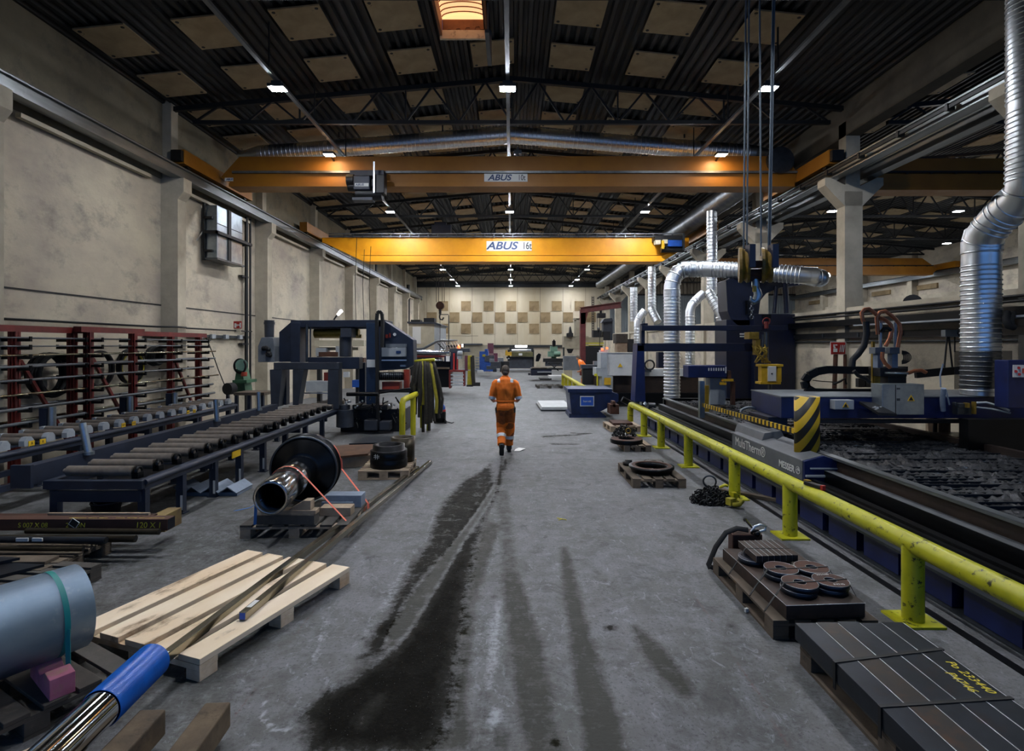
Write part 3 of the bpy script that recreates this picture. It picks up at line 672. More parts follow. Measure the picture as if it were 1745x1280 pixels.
O('gear_case',bx(MB(),1138,409,1163,420,Y-.6,.4),M['brightblue'],h,.02); O('motor',MB().cyl(P(1126,426,Y-.4),P(1164,425,Y-.4),.12),M['black'],h)
O('control_box',bx(bx(MB(),1117,409,1126,416,Y-.6,.25),1130,408,1138,415,Y-.62,.2),M['cream'],h); O('marker',bx(MB(),1128,410,1132,424,Y-.63,.06),M['hazy'],h); O('trolley_frame',bx(MB(),1116,402,1166,409,Y-.55,.5),M['black'],h); O('end_post',bx(MB(),1164,398,1167,426,Y-.6,.06),M['galvdark'],h)
h=thing('crane_hoist','dark blue hoist above the 16t girder that carries the round hook block','hoist',P(750,390,24))
O('gear_case',bx(bx(MB(),735,383,768,399,24,.5),740,378,760,384,24.1,.3),M['deepblue'],h,.02)
Yr=24.2; hb=thing('hook_block','round brown hook block hanging on long ropes before the end wall','hook',P(750,521,Yr))
rp=MB()
for x in (743.5,747.5,753.5,757): a=P(x,399,Yr); b=P(x,515,Yr); rp.cyl(b,a,.012,n=6)
O('rope',rp,M['cable'],hb)
a=P(750,521,Yr); O('sheave',MB().cyl((a[0],a[1]-.1,a[2]),(a[0],a[1]+.1,a[2]),.18,n=24),M['rust'],hb)
a=P(750,530,Yr); hk=MB().cyl(P(750,527,Yr),P(750,535,Yr),.06); hk.tube([P(750,534,Yr),P(749,540,Yr),P(750,544,Yr),P(754,545,Yr),P(756,541,Yr)],.035,8); O('hook',hk,M['black'],hb)
o=O('pendant_cable',MB().tube([P(750,545,Yr),P(750,620,Yr)],.012,6).tube([P(751,536,Yr),P(764,536,Yr),P(764.5,538,Yr),P(764.5,587,Yr)],.02,6),M['cable']); tag(o,'thin dark pipe and cable below the round hook block','cable')
# ---- cranes of the side bay
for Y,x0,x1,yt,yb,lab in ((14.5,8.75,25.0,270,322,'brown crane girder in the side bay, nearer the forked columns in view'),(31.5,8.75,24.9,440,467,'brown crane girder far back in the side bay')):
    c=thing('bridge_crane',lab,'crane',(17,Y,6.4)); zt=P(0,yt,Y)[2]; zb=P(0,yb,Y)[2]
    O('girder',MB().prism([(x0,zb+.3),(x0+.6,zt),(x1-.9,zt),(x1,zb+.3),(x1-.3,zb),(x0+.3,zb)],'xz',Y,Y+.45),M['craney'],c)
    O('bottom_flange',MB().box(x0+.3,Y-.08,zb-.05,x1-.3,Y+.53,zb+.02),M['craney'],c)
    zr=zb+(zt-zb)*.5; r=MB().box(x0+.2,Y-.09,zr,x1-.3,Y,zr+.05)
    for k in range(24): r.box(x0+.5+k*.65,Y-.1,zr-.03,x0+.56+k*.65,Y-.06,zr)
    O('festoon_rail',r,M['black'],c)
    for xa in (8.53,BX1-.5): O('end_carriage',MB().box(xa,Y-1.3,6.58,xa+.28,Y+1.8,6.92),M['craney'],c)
# ---- crane close to the camera: only its ropes and hook block hang into view
Y=6.5
c=thing('bridge_crane','overhead crane girder above the camera end whose ropes hang in front of the ducts','crane',(0,6.2,6.5))
O('girder',MB().prism([(-7.9,6.75),(-7.3,7.35),(7.1,7.35),(7.7,6.75),(7.7,6.62),(-7.9,6.62)],'xz',5.95,6.3),M['craney'],c)
O('trolley',MB().box(2.5,6.28,6.75,3.5,6.75,7.2),M['navy'],c)
for xa in (-8.19,7.66): O('end_carriage',MB().box(xa,5.0,6.58,xa+.3,7.3,6.92),M['craney'],c)
hb=thing('hook_block','large yellow twin sheave hook block with dark ropes and steel hook','hook',P(1287,480,Y))
rp=MB()
for x,x2,yt in ((1267,1271.5,436),(1272.5,1277,436),(1297,1294,436),(1312,1321,436),(1309,1318,436)):
    a=P(x,yt,Y); rp.cyl(a,(P(x2,-20,Y)[0],Y,6.78),.0105,n=6)
O('rope',rp,M['rope'],hb)
sc=Y/FPX
for x in (1268,1306):
    a=P(x,452,Y); s_=MB(); s_.lathe([(.03,-.06),(.21,-.06),(.215,-.03),(.185,-.0),(.215,.03),(.21,.06),(.03,.06)],a,(1,-.36,0),32,0,False,closed=True); O('sheave',s_,M['sheave'],hb)
    a=P(x,446,Y); O('sheave_guard',MB().box(a[0]-.034,Y-.235,a[2]-.1,a[0]+.034,Y-.1,a[2]+.17),M['deepblue'],hb)
O('crosshead',MB().box(*(lambda a,b:(a[0],Y-.09,a[2],b[0],Y+.09,b[2]))(P(1274,446,Y),P(1300,456,Y))).cyl(P(1272,466,Y),P(1302,466,Y),.055,n=12).cyl(P(1274,474,Y),P(1300,474,Y),.04,n=12),M['rust'],hb,.006)
hk=MB().cyl(P(1287,476,Y),P(1287,489,Y),.042,n=12); hk.tube([P(1287,488,Y),P(1290,495,Y),P(1292,502,Y),P(1289,512,Y),P(1284,515,Y),P(1280,511,Y),P(1280,505,Y)],[.036,.042,.047,.045,.035,.024,.008],10); O('hook',hk,M['stain'],hb)
lt=MB().box(*(lambda a,b:(a[0],Y-.05,a[2],b[0],Y-.035,b[2]))(P(1280,488,Y),P(1286,498,Y))); O('latch',lt,M['hazy'],hb)
ch=MB(); 
for k in range(5): a=P(1281,513+k*7,Y); ch.torus(a,.022,.007,(1,0,0) if k%2 else (0,1,0),12,6)
o=O('chain_sling',ch,M['galvdark']); tag(o,'short chain hanging from the big steel hook','chain')
for k,(x,y0,y1,Yc) in enumerate(((608,405,560,19.5),(621,425,545,19.8),(632,420,560,20.1))):
    o=O('pendant_cable',MB().tube([P(x,y0,Yc),P(x-3,(y0+y1)/2,Yc),P(x-1,y1,Yc)],.012,6),M['cable']); tag(o,'thin black cable hanging before the plain wall, %s of three towards the end wall'%ORD[k],'cable','hanging cables by the plain wall')
# ---------------------------------------------------------------- roller conveyors
def conveyor(label,xl,xr,y0,y1,zr,yr0,step,r,xleg,ylegs,railx,cap,capm):
    t=thing('roller_conveyor',label,'conveyor',((xl+xr)/2,y0,0))
    f=MB(); zt=zr-.07
    f.box(railx[0],y0,zt-.12,railx[0]+.09,y1,zt); f.box(railx[1]-.09,y0,zt-.12,railx[1],y1,zt)
    f.cyl((railx[1],y0,zt-.03),(railx[1],y1,zt-.03),.035,n=10); f.box(railx[0],y0-.05,zt-.1,railx[1],y0+.03,zt-.0); f.box(railx[0]+.05,y0,zt-.26,railx[1]-.05,y0+.06,zt-.13)
    k=y0+1.5
    while k<y1: f.box(railx[0]+.05,k,zt-.22,railx[1]-.05,k+.06,zt-.13); k+=1.6
    O('frame',f,M['navy'],t,.006)
    for x in xleg:
        for y in ylegs:
            O('leg',MB().box(x-.045,y-.04,0,x+.045,y+.04,zt-.1).box(x-.07,y-.06,0,x+.07,y+.06,.012),M['navy'],t)
    rl=MB().cyl((xl,0,0),(xr,0,0),r,n=16).cyl((xl-.05,0,0),(xl,0,0),r*.45,n=8).cyl((xr,0,0),(xr+.06,0,0),r*.45,n=8)
    if cap=='ring': rl.lathe([(r*.5,0),(r*.95,0),(r*.95,.05),(r*.5,.05)],(xr+.02,0,0),(1,0,0),16,1,closed=True); rl.box(xr+.005,-.05,-r-.02,xr+.08,.05,-r*.2,1)
    else: rl.prism([(-.075,-.06),(.075,-.06),(.075,.015),(.035,.065),(-.035,.065),(-.075,.015)],'yz',xr,xr+.08,1); rl.prism([(-.06,-.06),(.06,-.06),(.05,.05),(-.05,.05)],'yz',xl-.07,xl,1)
    y=yr0; o0=None
    while y<y1-.05:
        if o0 is None: o0=O('roller',rl,[M['rollr'],capm],t); o=o0
        else: o=o0.copy(); COL.objects.link(o)
        o.location=(0,y,zr); y+=step
    return t
mat('rollr','#857c72','#5d564f',6,.38,metal=.35,c3='#7d6a55',sc3=9,lo3=.55,hi3=.72)
mat('rolly','#5d574a','#6b6353',5,.5,metal=.5,c3='#3d3a33',sc3=9,lo3=.55,hi3=.72)
M['rollr2']=M['rollr']
c1=conveyor('long roller table with thick worn rollers leading into the dark saw portal','conv' and -5.28,-4.5,6.27,13.4,.70,6.42,.375,.062,(-5.36,-4.33),(6.34,7.06,7.83,8.57,9.38,10.3,11.3,12.3),(-5.42,-4.27),'ring',M['blacksteel'])
g=MB().box(-5.62,6.1,.6,-5.47,12.6,.82).box(-5.66,6.08,.58,-5.43,6.12,.84); O('guide_rail',g,M['navy'],c1)
for y in (7.06,7.83,8.57,9.38): O('leg_label',MB().box(-4.32,y-.0415,.05,-4.288,y-.04,.24),M['signwhite'],c1)
O('wedge_marker',MB().box(-4.262,8.2,.47,-4.25,8.45,.58),M['taggy'],c1)
O('drip_tray',MB().box(-5.25,6.5,.46,-4.45,10,.48),M['blacksteel'],c1)
for k,(y,lean) in enumerate(((6.93,-.1),(9.95,-.04),(11.6,-.02))):
    o=MB().cyl((-5.44,y,.8),(-5.44+lean,y+.02,1.19),.042,n=14).cyl((-5.44,y,.79),(-5.44,y,.83),.06,n=14); q=O('guide_post',o,M['stain'],c1)
c2=conveyor('second roller table beside the red rack with pale bearing blocks','x' and -7.38,-6.78,5.2,12.9,.86,5.35,.355,.055,(-7.4,-6.68),(5.4,6.9,8.4,9.9,11.4,12.7),(-7.48,-6.6),'block',M['litegrey'])
fr=MB().box(-7.45,5.3,.28,-7.37,12.8,.36).box(-6.7,5.3,.28,-6.62,12.8,.36)
for y in (5.5,6.9,8.4,9.9,11.4): fr.box(-7.4,y-.03,.29,-6.66,y+.03,.35)
O('under_frame',fr,M['navy'],c2)
for k,(px_,py_,tx) in enumerate(((55,755,'A'),(74,752,'R'),(211.5,724,'OTT'),(229,721,'OTT'),(321.5,702,'OTT'),(332,700,'OTT'))):
    Yt=918*6.585/(872-px_); z=P(px_,py_+.5,Yt)[2]
    n=O('tag_plate',MB().box(-6.6,Yt-.045,z-.035,-6.59,Yt+.045,z+.035),M['taggy'],c2)
    text('lettering',tx,.05 if len(tx)==1 else .035,frame((-6.588,Yt,z),(0,1,0),(0,0,1)),M['logoblack'],n)
for y,h in ((8.72,1.2),(10.5,1.2),(11.9,1.15)):
    O('guide_roller',MB().cyl((-7.44,y,.8),(-7.44,y,h),.055,n=14),M['stain'],c2); O('guide_bracket',MB().box(-7.62,y-.04,.7,-7.5,y+.06,h-.02),M['navy'],c2)
# ---------------------------------------------------------------- red bar racks with long rods
LV=[2.3,2.17,2.02,1.84,1.63,1.4,1.18,.94]
def rack(label,x,ys,ztop,extra=0,w=.13):
    t=thing('bar_rack',label,'rack',(x,ys[0],0))
    for y in ys:
        u=MB().box(x-.03,y-w/2,0,x+.03,y-w/2+.02,ztop-.05).box(x-.03,y+w/2-.02,0,x+.03,y+w/2,ztop-.05).box(x-.008,y-w/2,0,x+.008,y+w/2,ztop-.05).box(x-.12,y-w/2-.03,0,x+.12,y+w/2+.03,.02)
        u.box(x-w/2,y-.008,0,x+w/2,y+.008,ztop-.05).box(x-w/2,y-.045,0,x-w/2+.02,y+.045,ztop-.05).box(x+w/2-.02,y-.045,0,x+w/2,y+.045,ztop-.05)
        O('upright',u,M['redpaint'],t)
        for z in LV:
            O('arm',MB().box(x-.27,y-.02,z-.045,x+.27,y+.02,z).box(x-.27,y-.02,z,x-.25,y+.02,z+.035).box(x+.25,y-.02,z,x+.27,y+.02,z+.035),M['blacksteel'],t)
    O('top_beam',MB().box(x-.07,ys[0]-.25-extra,ztop-.1,x+.07,ys[-1]+.25,ztop),M['redpaint'],t)
    y0,y1=ys[0],ys[-1]
    O('brace',MB().beam((x-.02,y0+.12,1.95),(x-.02,y1-.1,.55),.05,.05),M['redpaint'],t)
    return t
rack('red bar rack standing closest to the camera end of the plain wall',-7.85,[8.5,9.62],2.51,2.5)
rack('tall red bar rack in the middle of the row, one step off the wall',-7.7,[9.8,10.95],2.53)
rack('red bar rack by the first concrete column at the end of the row',-7.85,[12.4,13.5],2.49,1.0)
rod=0
for li,z in enumerate(LV):
    for side,lab in ((1,'aisle side'),(-1,'wall side')):
        n=1 if li<2 else 2
        if side<0 and li in (1,5): continue
        x=-7.85+side*(.12+.1*R.random()); r=.011+.012*R.random() if li<5 else .018+.01*R.random()
        y0=5.4+R.random()*1.2; y1=13.6+R.random()*.6
        o=O('steel_rod',MB().cyl((x,y0,z+r),(x+.02,y1,z+r),r,n=8),M['tubesteel'] if (li+side)%3==0 else M['beamgrey']); tag(o,'long thin steel rod on the red racks, %s arm level down, %s'%(ORD[li],lab),'rod','steel rods on the red racks')
# coil rings leaning on the wall behind the racks
def coil(label,y,z,Rr,m,n,thick=.03,x=-8.33):
    mb=MB()
    for k in range(n): mb.torus((x+.03+.05*k,y+R.uniform(-.03,.03),z+R.uniform(-.02,.02)),Rr-R.uniform(0,.03),thick,(1,0,.0),30,8)
    o=O('hose_coil',mb,m); return tag(o,label,'coil')
coil('big black ring coil hung on the wall, widest of the four behind the red racks',9.6,1.68,.37,M['rubber'],5,.035)
coil('thin black ring coil on the wall behind the middle red rack',10.8,1.7,.36,M['rubber'],2)
coil('black and yellow ring coil on the wall behind the red racks',11.7,1.72,.36,M['rubber'],2)
o=O('hose_coil',MB().torus((-8.24,11.72,1.7),.34,.02,(1,0,0),30,8),M['slingy']); tag(o,'yellow hose ring hung against the black coil behind the red racks','coil')
coil('small dark reel hung on the wall by the first concrete column',12.45,1.93,.2,M['rubber'],4,.04,-8.36)
# wall services
o=O('wall_pipe',MB().tube([(-8.36,2,2.63),(-8.36,12.7,2.63),(-7.98,12.75,2.63),(-7.98,13.2,2.63),(-8.3,13.4,2.63),(-8.3,17.2,2.63)],.022,8),M['cable']); tag(o,'black pipe running along the plain wall just above the red racks','pipe')
t=thing('cable_tray','grey cable tray with sockets on the wall between two columns','cable tray',(-8.35,15,2.45))
O('tray',MB().box(-8.42,12.3,2.4,-8.34,17.2,2.48),M['galvdark'],t)
for y in (14.3,14.9,15.6,16.4): O('socket',MB().box(-8.36,y,2.38,-8.28,y+.18,2.5),M['litegrey'],t)
o=O('drop_cable',MB().tube([(-8.28,14.6,2.4),(-8.2,14.75,2.0),(-8.22,15.1,1.5),(-8.15,15.3,1.05)],.014,6),M['cable']); tag(o,'black cable looping down the wall to the green grinder','cable')
for x,yy,z1 in ((-8.24,16.75,6.1),(-8.3,16.95,6.1)):
    pass
o=O('wall_pipe',MB().cyl((-8.3,16.85,0),(-8.3,16.85,6.2),.055,n=10).box(-8.42,16.6,4.3,-8.3,17.0,4.36).box(-8.42,16.6,2.2,-8.3,17.0,2.26),M['cable']); tag(o,'black downpipe on the wall just before the second column','pipe')
o=O('wall_pipe',MB().cyl((-8.3,17.1,0),(-8.3,17.1,6.2),.035,n=10),M['cable']); tag(o,'thinner black pipe in the corner of the second column','pipe')
o=O('wall_pipe',MB().cyl((-8.25,32.6,1.5),(-8.25,32.6,7.5),.11,n=10),M['cable']); tag(o,'black downpipe far along the plain wall beyond the saw portal','pipe')
o=O('wall_pipe',MB().cyl((-8.25,43,1.5),(-8.25,43,7),.13,n=10),M['cable']); tag(o,'black downpipe on the plain wall close to the end wall','pipe')
# sheet metal cabinet on the wall
t=thing('wall_cabinet','grey sheet metal cabinet with black bars high on the plain wall','cabinet',(-8.0,15.5,4.2)); Ya,Yb=13.75,15.6
xf=-7.8
za=lambda y: 2.2
O('body',MB().box(-8.3,14.63,4.57,-8.0,16.0,6.0),M['stain'],t,.01)
O('door_seam',MB().box(-8.0,15.17,4.57,-7.97,15.32,6.0).box(-8.0,14.63,5.5,-7.99,16.0,5.515),M['cable'],t)
O('base_plate',MB().box(-8.33,14.58,4.52,-7.96,16.05,4.57),M['galvdark'],t)
O('guard_bar',MB().box(-7.96,14.45,5.2,-7.9,16.4,5.28).box(-8.3,14.45,5.2,-7.9,14.51,5.28).box(WL,16.35,5.2,-7.9,16.41,5.28),M['cable'],t)
O('stay',MB().box(-8.36,14.55,4.5,-8.3,14.62,6.05).box(-8.34,14.55,5.62,-8.1,14.62,5.68).box(-8.34,14.55,4.72,-8.1,14.62,4.78).box(WL,15.2,5.7,-8.3,15.3,5.8).box(WL,15.2,4.8,-8.3,15.3,4.9),M['cable'],t)
O('bracket',MB().beam((-8.45,14.45,5.0),(-8.3,14.47,5.24),.03,.03),M['galv'],t)
# fire hose sign
def firesign(label,x0,y0,x1,y1,Y):
    s=thing('fire_sign',label,'sign',P((x0+x1)/2,(y0+y1)/2,Y))
    O('plate',bx(MB(),x0,y0,x1,y1,Y,.02),M['signred'],s); w=(x1-x0); h=y1-y0
    return s,w,h
s,w_,h_=firesign('small red fire sign on the plain wall above the cable tray',398,547.5,411.5,560,16.2)
pc=MB(); Ys=16.19
bx(pc,399.5,551,402.5,558.5,Ys,.01); bx(pc,403,552.5,404.5,556,Ys,.01); bx(pc,405.5,553,410,555,Ys,.01); bx(pc,408.3,550,410.3,558.5,Ys,.01); O('pictogram',pc,M['signwhite'],s)
O('tab',bx(MB(),399,560,410,567,16.2,.02),M['column'],s)
# small green machine by the wall
t=thing('band_grinder','green pedestal grinding machine with pale round cover against the plain wall','machine',P(408,672,15))
Yg=15.0
O('stand',MB().prism(pxz([(395,672),(400,648),(404,622),(410,622),(416,650),(419,672)],Yg),'xz',Yg,Yg+.4),M['green'],t)
O('wheel_cover',MB().cyl(P(412,622,Yg-.1),P(412,622,Yg+.25),.16,n=20),M['palegreen'],t); O('belt',MB().torus(P(409,624,Yg-.02),.19,.03,(.25,1,0),24,8),M['rubber'],t)
O('table',bx(MB(),396,648,420,653,Yg-.2,.6),M['green'],t); O('motor',MB().cyl(P(416,634,Yg),P(416,641,Yg),.08),M['orangered'],t)
t=thing('wheel_stand','dark round wheel on a low stand beside the green grinder','wheel',P(387,690,14.5))
O('wheel',MB().cyl(P(387,663,14.5),(P(387,663,14.5)[0]+.05,14.7,P(387,663,14.5)[2]),.16,n=20),M['rubber'],t); O('stand',bx(bx(MB(),385,672,389,694,14.6,.08),378,688,396,692,14.5,.3),M['navy'],t)
t=thing('work_bench','low dark workbench between the grinder and the saw portal','bench',P(430,700,14.0))
O('top',bx(MB(),398,669,450,674,14.0,.7),M['midwood'],t)
for x in (402,424,446):
    O('leg',bx(MB(),x-2.5,674,x+2.5,720,14.05,.08),M['navy'],t)
# ---------------------------------------------------------------- dark saw portal
t=thing('saw_portal','huge dark blue portal bandsaw at the end of the long roller table','machine',P(560,735,13.9))
Y=13.6; N=M['navy']
b=MB(); b.prism(pxz([(495,546),(656,545),(656,557),(495,558)],Y),'xz',Y,Y+.9); bx(b,515,556,640,560,Y+.3,.5); O('top_beam',b,N,t,.01)
b=MB(); b.prism(pxz([(495,547),(497,617),(473,617),(473,566)],Y),'xz',Y+.1,Y+.25); O('gusset',b,N,t)
b=MB(); bx(b,495,550,511,618,Y-.05,.5); O('left_post',b,N,t,.01)
b=MB(); b.prism(pxz([(640,546),(655,547),(704,579),(705,622),(690,629),(645,632),(640,632)],Y),'xz',Y,Y+.5); O('right_housing',b,N,t,.01)
b=MB(); b.cyl(P(459,576,Y),P(459,546,Y),.11,.12,n=20); b.cyl(P(459,553,Y),P(459,549,Y),.13,n=20); O('motor',b,M['slate'],t)
b=MB(); b.prism(pxz([(450,575),(469,575),(472,590),(472,617),(444,617),(444,590)],Y),'xz',Y-.15,Y+.3); O('gearbox',b,M['midgrey'],t,.015)
b=MB()
for k in range(7): a=P(452+R.uniform(-3,9),598+R.uniform(-7,14),Y-.17); b.ball(a,.06)
O('grease',b,M['black'],t)
b=MB(); bx(b,525,609,612,629,Y-.15,.35); O('saw_beam',b,N,t,.01)
b=MB(); bx(b,466,618,578,630,Y-.5,.25); O('front_beam',b,M['slate'],t,.01)
for pts in (((461,630),(482,630),(476,693),(463,693)),((500,630),(519,630),(509,690),(500,690)),((560,630),(578,630),(578,697),(559,697))):
    O('leg',MB().prism(pxz(pts,Y-.45),'xz',Y-.5,Y-.2),M['slate'],t,.008)
O('leg',bx(MB(),481,630,488,690,Y-.2,.2),N,t)
O('centre_column',bx(MB(),624,550,640,698,Y-.05,.3),M['brightnavy'] if 'brightnavy' in M else mat('brightnavy','#28405f','#1d3049',3,.45),t,.01)
O('side_column',bx(MB(),612,618,622,690,Y+.3,.2),N,t)
O('guide_tower',MB().cyl(P(589,608,Y+.2),P(589,572,Y+.2),.15,n=14).box(*(lambda a,b_:(a[0],Y+.0,a[2],b_[0],Y+.4,b_[2]))(P(580,559,Y),P(599,575,Y))),M['slate'],t,.01)
O('guide_rod',MB().cyl(P(523,617,Y),P(523,552,Y),.035,n=10).cyl(P(529,617,Y+.1),P(529,552,Y+.1),.02,n=10),M['galvdark'],t)
O('pressure_roller',MB().cyl(P(536,568,Y+.5),P(612,567,Y+.5),.11,n=16).cyl(P(536,573,Y+.6),P(616,573,Y+.6),.05,n=10),M['brass'],t)
ec=MB(); pts=[P(644,716,Y-.25),P(643,640,Y-.25),P(642,545,Y-.25),P(643,534,Y-.25),P(647,530.5,Y-.25),P(651,535,Y-.25),P(652,548,Y-.25),P(651,592,Y-.25)]
for a,b_ in zip(pts[:-1],pts[1:]): ec.beam(a,b_,.07,.1,up=(0,1,0))
O('energy_chain',ec,M['rubber'],t)
cb=bx(MB(),650,592.5,691,608,Y-.12,.15); cbo=O('control_cabinet',cb,M['litegrey'],t,.008)
O('display',bx(MB(),675,598,683,602,Y-.135,.02),M['logoblue'],cbo); O('lid',bx(MB(),657,586,692,592,Y-.1,.12),M['midgrey'],cbo)
O('switch_box',bx(bx(MB(),625,613,639,626,Y-.2,.15),585,634,594,643,Y-.6,.12),M['signwhite'],t)
O('ledge',bx(MB(),650,613,692,615,Y-.1,.12),M['galv'],t)
O('gauge',MB().cyl(P(672.5,570,Y-.03),P(672.5,570,Y),.04,n=14),M['signwhite'],t); O('valve',bx(bx(MB(),657,570,661,576,Y-.05,.06),663,568,665,575,Y-.05,.06),M['orangered'],t)
O('handle',bx(MB(),682,622,691,625,Y-.08,.08),M['stain'],t)
O('spindle',MB().cyl(P(645,641,Y-.1),P(688,641,Y-.1),.1,n=18),M['blacksteel'],t); sp_=MB()
for k in range(12): a=P(647+k*3.3,641,Y-.1); sp_.torus(a,.1,.012,(1,0,0),16,5)
O('coil',sp_,M['galvdark'],t)
O('vice',bx(bx(MB(),651,651,681,664,Y-.1,.3),688,630,697,664,Y-.05,.2),M['orangered'],t)
O('vice_base',bx(MB(),645,664,700,669,Y-.2,.5),M['black'],t)
O('clamp_bar',MB().cyl(P(591,672,Y-.5),P(645,671.5,Y-.5),.05,n=10).cyl(P(645,670,Y-.4),P(700,662,Y-.4),.025,n=8),M['blacksteel'],t)
O('base',bx(bx(MB(),580,697,690,736,Y+.1,.8),600,690,660,699,Y-.2,.6),M['black'],t,.02)
O('coolant_tank',MB().cyl(P(588,727,Y-.35),P(588,698,Y-.35),.21,n=20).cyl(P(588,698,Y-.35),P(588,690,Y-.35),.12,n=14),M['slate'],t)
pp=MB()
for k in range(16):
    x=585+R.random()*95; y=676+R.random()*40; a=P(x,y,Y-.25-R.random()*.2); b_=P(x+R.uniform(-14,14),y+R.uniform(-4,14),Y-.25); c_=P(x+R.uniform(-10,18),y+R.uniform(2,16),Y-.3)
    pp.tube([a,b_,c_],.018,6)
O('hose',pp,M['cable'],t)
fx=MB()
for k in range(14): a=P(582+R.random()*90,680+R.random()*22,Y-.3); fx.ball(a,.03,n=8,m=5)
O('fitting',fx,M['galv'],t)
O('lower_block',bx(bx(MB(),620,716,642,734,Y-.4,.4),646,718,664,734,Y-.35,.3),M['slate'],t,.02)
b=MB()
for k in range(5): b.cyl((-4.95+.02*k,13.0+k*.3,.72),(-4.32,13.0+k*.3,.72),.05,n=12)
O('infeed_roller',b,M['rollr'],t); O('clamp_rod',bx(MB(),513,669,560,671,Y,.04),M['galv'],t)
o=thing('work_lamp','small white work lamp on an arm above the saw portal','lamp',P(575,540,14.2)); O('arm',MB().cyl(P(569,545,14.2),P(575,536,14.2),.02),M['black'],o); O('head',MB().cyl(P(576,536,14.2),P(581.5,530,14.1),.035,.045,n=12),M['lampfar'],o)
# light truss-like machine seen through the saw portal
t=thing('pipe_machine','pale machine frame seen through the opening of the saw portal','machine',P(580,600,19))
O('rail',bx(bx(MB(),536,580,620,590,19,.3),540,592,610,597,19.2,.2),M['cream'],t); O('drum',bx(bx(MB(),538,593,556,607,19,.4),572,590,586,608,19,.4),M['litegrey'],t); O('block',bx(bx(MB(),543,600,575,608,18.9,.4),604,610,620,626,19,.3),M['rust'],t); O('cabinet',bx(MB(),521,650,560,668,18.5,.5),M['litegrey'],t); O('bench',bx(MB(),600,648,640,660,18.8,.5),M['brightblue'],t); O('red_block',bx(MB(),552,635,562,650,18.8,.4),M['redpaint'],t); O('stand',bx(bx(MB(),540,607,546,700,19,.2),606,626,611,700,19,.2),M['black'],t)
# slings on their rack, vacuum cleaner, short yellow guard
t=thing('sling_rack','rack draped with dark and yellow lifting slings beside the saw portal','rack',P(722,738,13.7))
Y=13.75
O('post',bx(MB(),727,612,731,741,Y+.1,.07),M['yellowp'],t); O('cross_bar',MB().cyl(P(706,616,Y),P(741,613,Y),.04,n=10),M['yellowp'],t); O('foot',bx(MB(),712,737,746,742,Y-.2,.6),M['black'],t)
for k in range(17):
    u=k/16; x0=709+u*30; y0=613+abs(u-.4)*5; dx=(u-.42)*26; ln=690+R.random()*48-(25 if u<.2 else 0); d=-.12-R.random()*.1
    pts=[P(x0-3,y0+6,Y+.1),P(x0,y0,Y+.02),P(x0+dx*.2,y0+10,Y+d*.7),P(x0+dx*.6,650,Y+d),P(x0+dx*.9+R.uniform(-2,2),ln-22,Y+d),P(x0+dx*.95+R.uniform(-2,2),ln,Y+d)]
    O('sling',MB().tube(pts,.035+.012*R.random(),7,flat=.6),M['slingy'] if k in (6,13) else M['sling'],t)
t=thing('vacuum_cleaner','blue topped workshop vacuum on the floor beside the slings','vacuum cleaner',P(751,720,15.2))
Y=15.2; a=P(750,720,Y); O('tank',MB().lathe([(0,0.03),(.16,.03),(.17,.3),(.15,.34),(0,.34)],(a[0],Y,0),n=20),M['blacksteel'],t); O('head',MB().ball((a[0],Y,.42),.15,(1,1,.95),16,10),M['brightblue'],t); O('band',MB().cyl((a[0],Y,.33),(a[0],Y,.38),.16,n=20),M['signred'],t)
for dx in (-.13,.16): O('caster',MB().ball((a[0]+dx,Y-.1,.04),.04),M['black'],t)
O('hose',MB().tube([(a[0]+.12,Y-.1,.15),(a[0]+.2,Y-.12,.05),(a[0]+.35,Y-.15,.02),(a[0]+.38,Y,.02)],.015,6),M['cable'],t)
t=thing('guard_rail','short yellow pipe guard rail in front of the slings','guard rail',P(685,752,12.3))
a=F(685.5,752.5); bb=F(704,741); cc=F(719,729)
O('post',MB().cyl((bb[0],bb[1],0),(bb[0],bb[1],.93),.065,n=14),M['yellowp'],t); O('post',MB().cyl((cc[0],cc[1],0),(cc[0],cc[1],.93),.05,n=14),M['yellowp'],t)
O('rail',MB().tube([(a[0],a[1],0),(a[0],a[1],.45),(a[0],a[1],.85),(a[0]+.01,a[1]+.06,.94),(a[0]+.05,a[1]+.22,.96),(bb[0],bb[1],.965),(cc[0]+.03,cc[1]+.3,.965)],.068,14),M['yellowp'],t)
# ---------------------------------------------------------------- pallets
def pallet(label,loc,rz,W,L,nb,along,deckm,blockm,h=.144,bt=.022,bw=None,group=None,name='pallet',jit=.004,lower=True):
    """deck boards run along local y ('y') or x ('x'); the base corner is the local origin"""
    t=thing(name,label,'pallet',(loc[0],loc[1],0),rz,group,world=False)
    d=MB(); A,B=(W,L) if along=='y' else (L,W)     # boards spread over A, run along B
    gap=(A-nb*bw)/(nb-1) if nb>1 else 0
    def put(mb,a0,a1,b0,b1,z0,z1):
        if along=='y': mb.box(a0,b0,z0,a1,b1,z1)
        else: mb.box(b0,a0,z0,b1,a1,z1)
    for k in range(nb):
        j=R.uniform(-jit,jit); put(d,k*(bw+gap),k*(bw+gap)+bw,j,B+j,h-bt,h)
    O('deck',d,deckm,t,.003)
    r=MB(); bl=[]
    for q in range(3):
        b0=[0,B/2-.07,B-.14][q]; put(r,0,A,b0,b0+.14,h-2*bt+.001,h-bt-.001)
        for p in range(3):
            a0=[0,A/2-.06,A-.12][p]; m=MB(); put(m,a0,a0+.12,b0,b0+.14,bt*.9 if lower else 0,h-2*bt); O('block',m,blockm,t,.004)
    O('cross_board',r,blockm,t)
    if lower:
        r=MB()
        for p in range(3): a0=[0,A/2-.06,A-.12][p]; put(r,a0,a0+.12,0,B,0,bt*.9)
        O('runner',r,blockm,t)
    return t
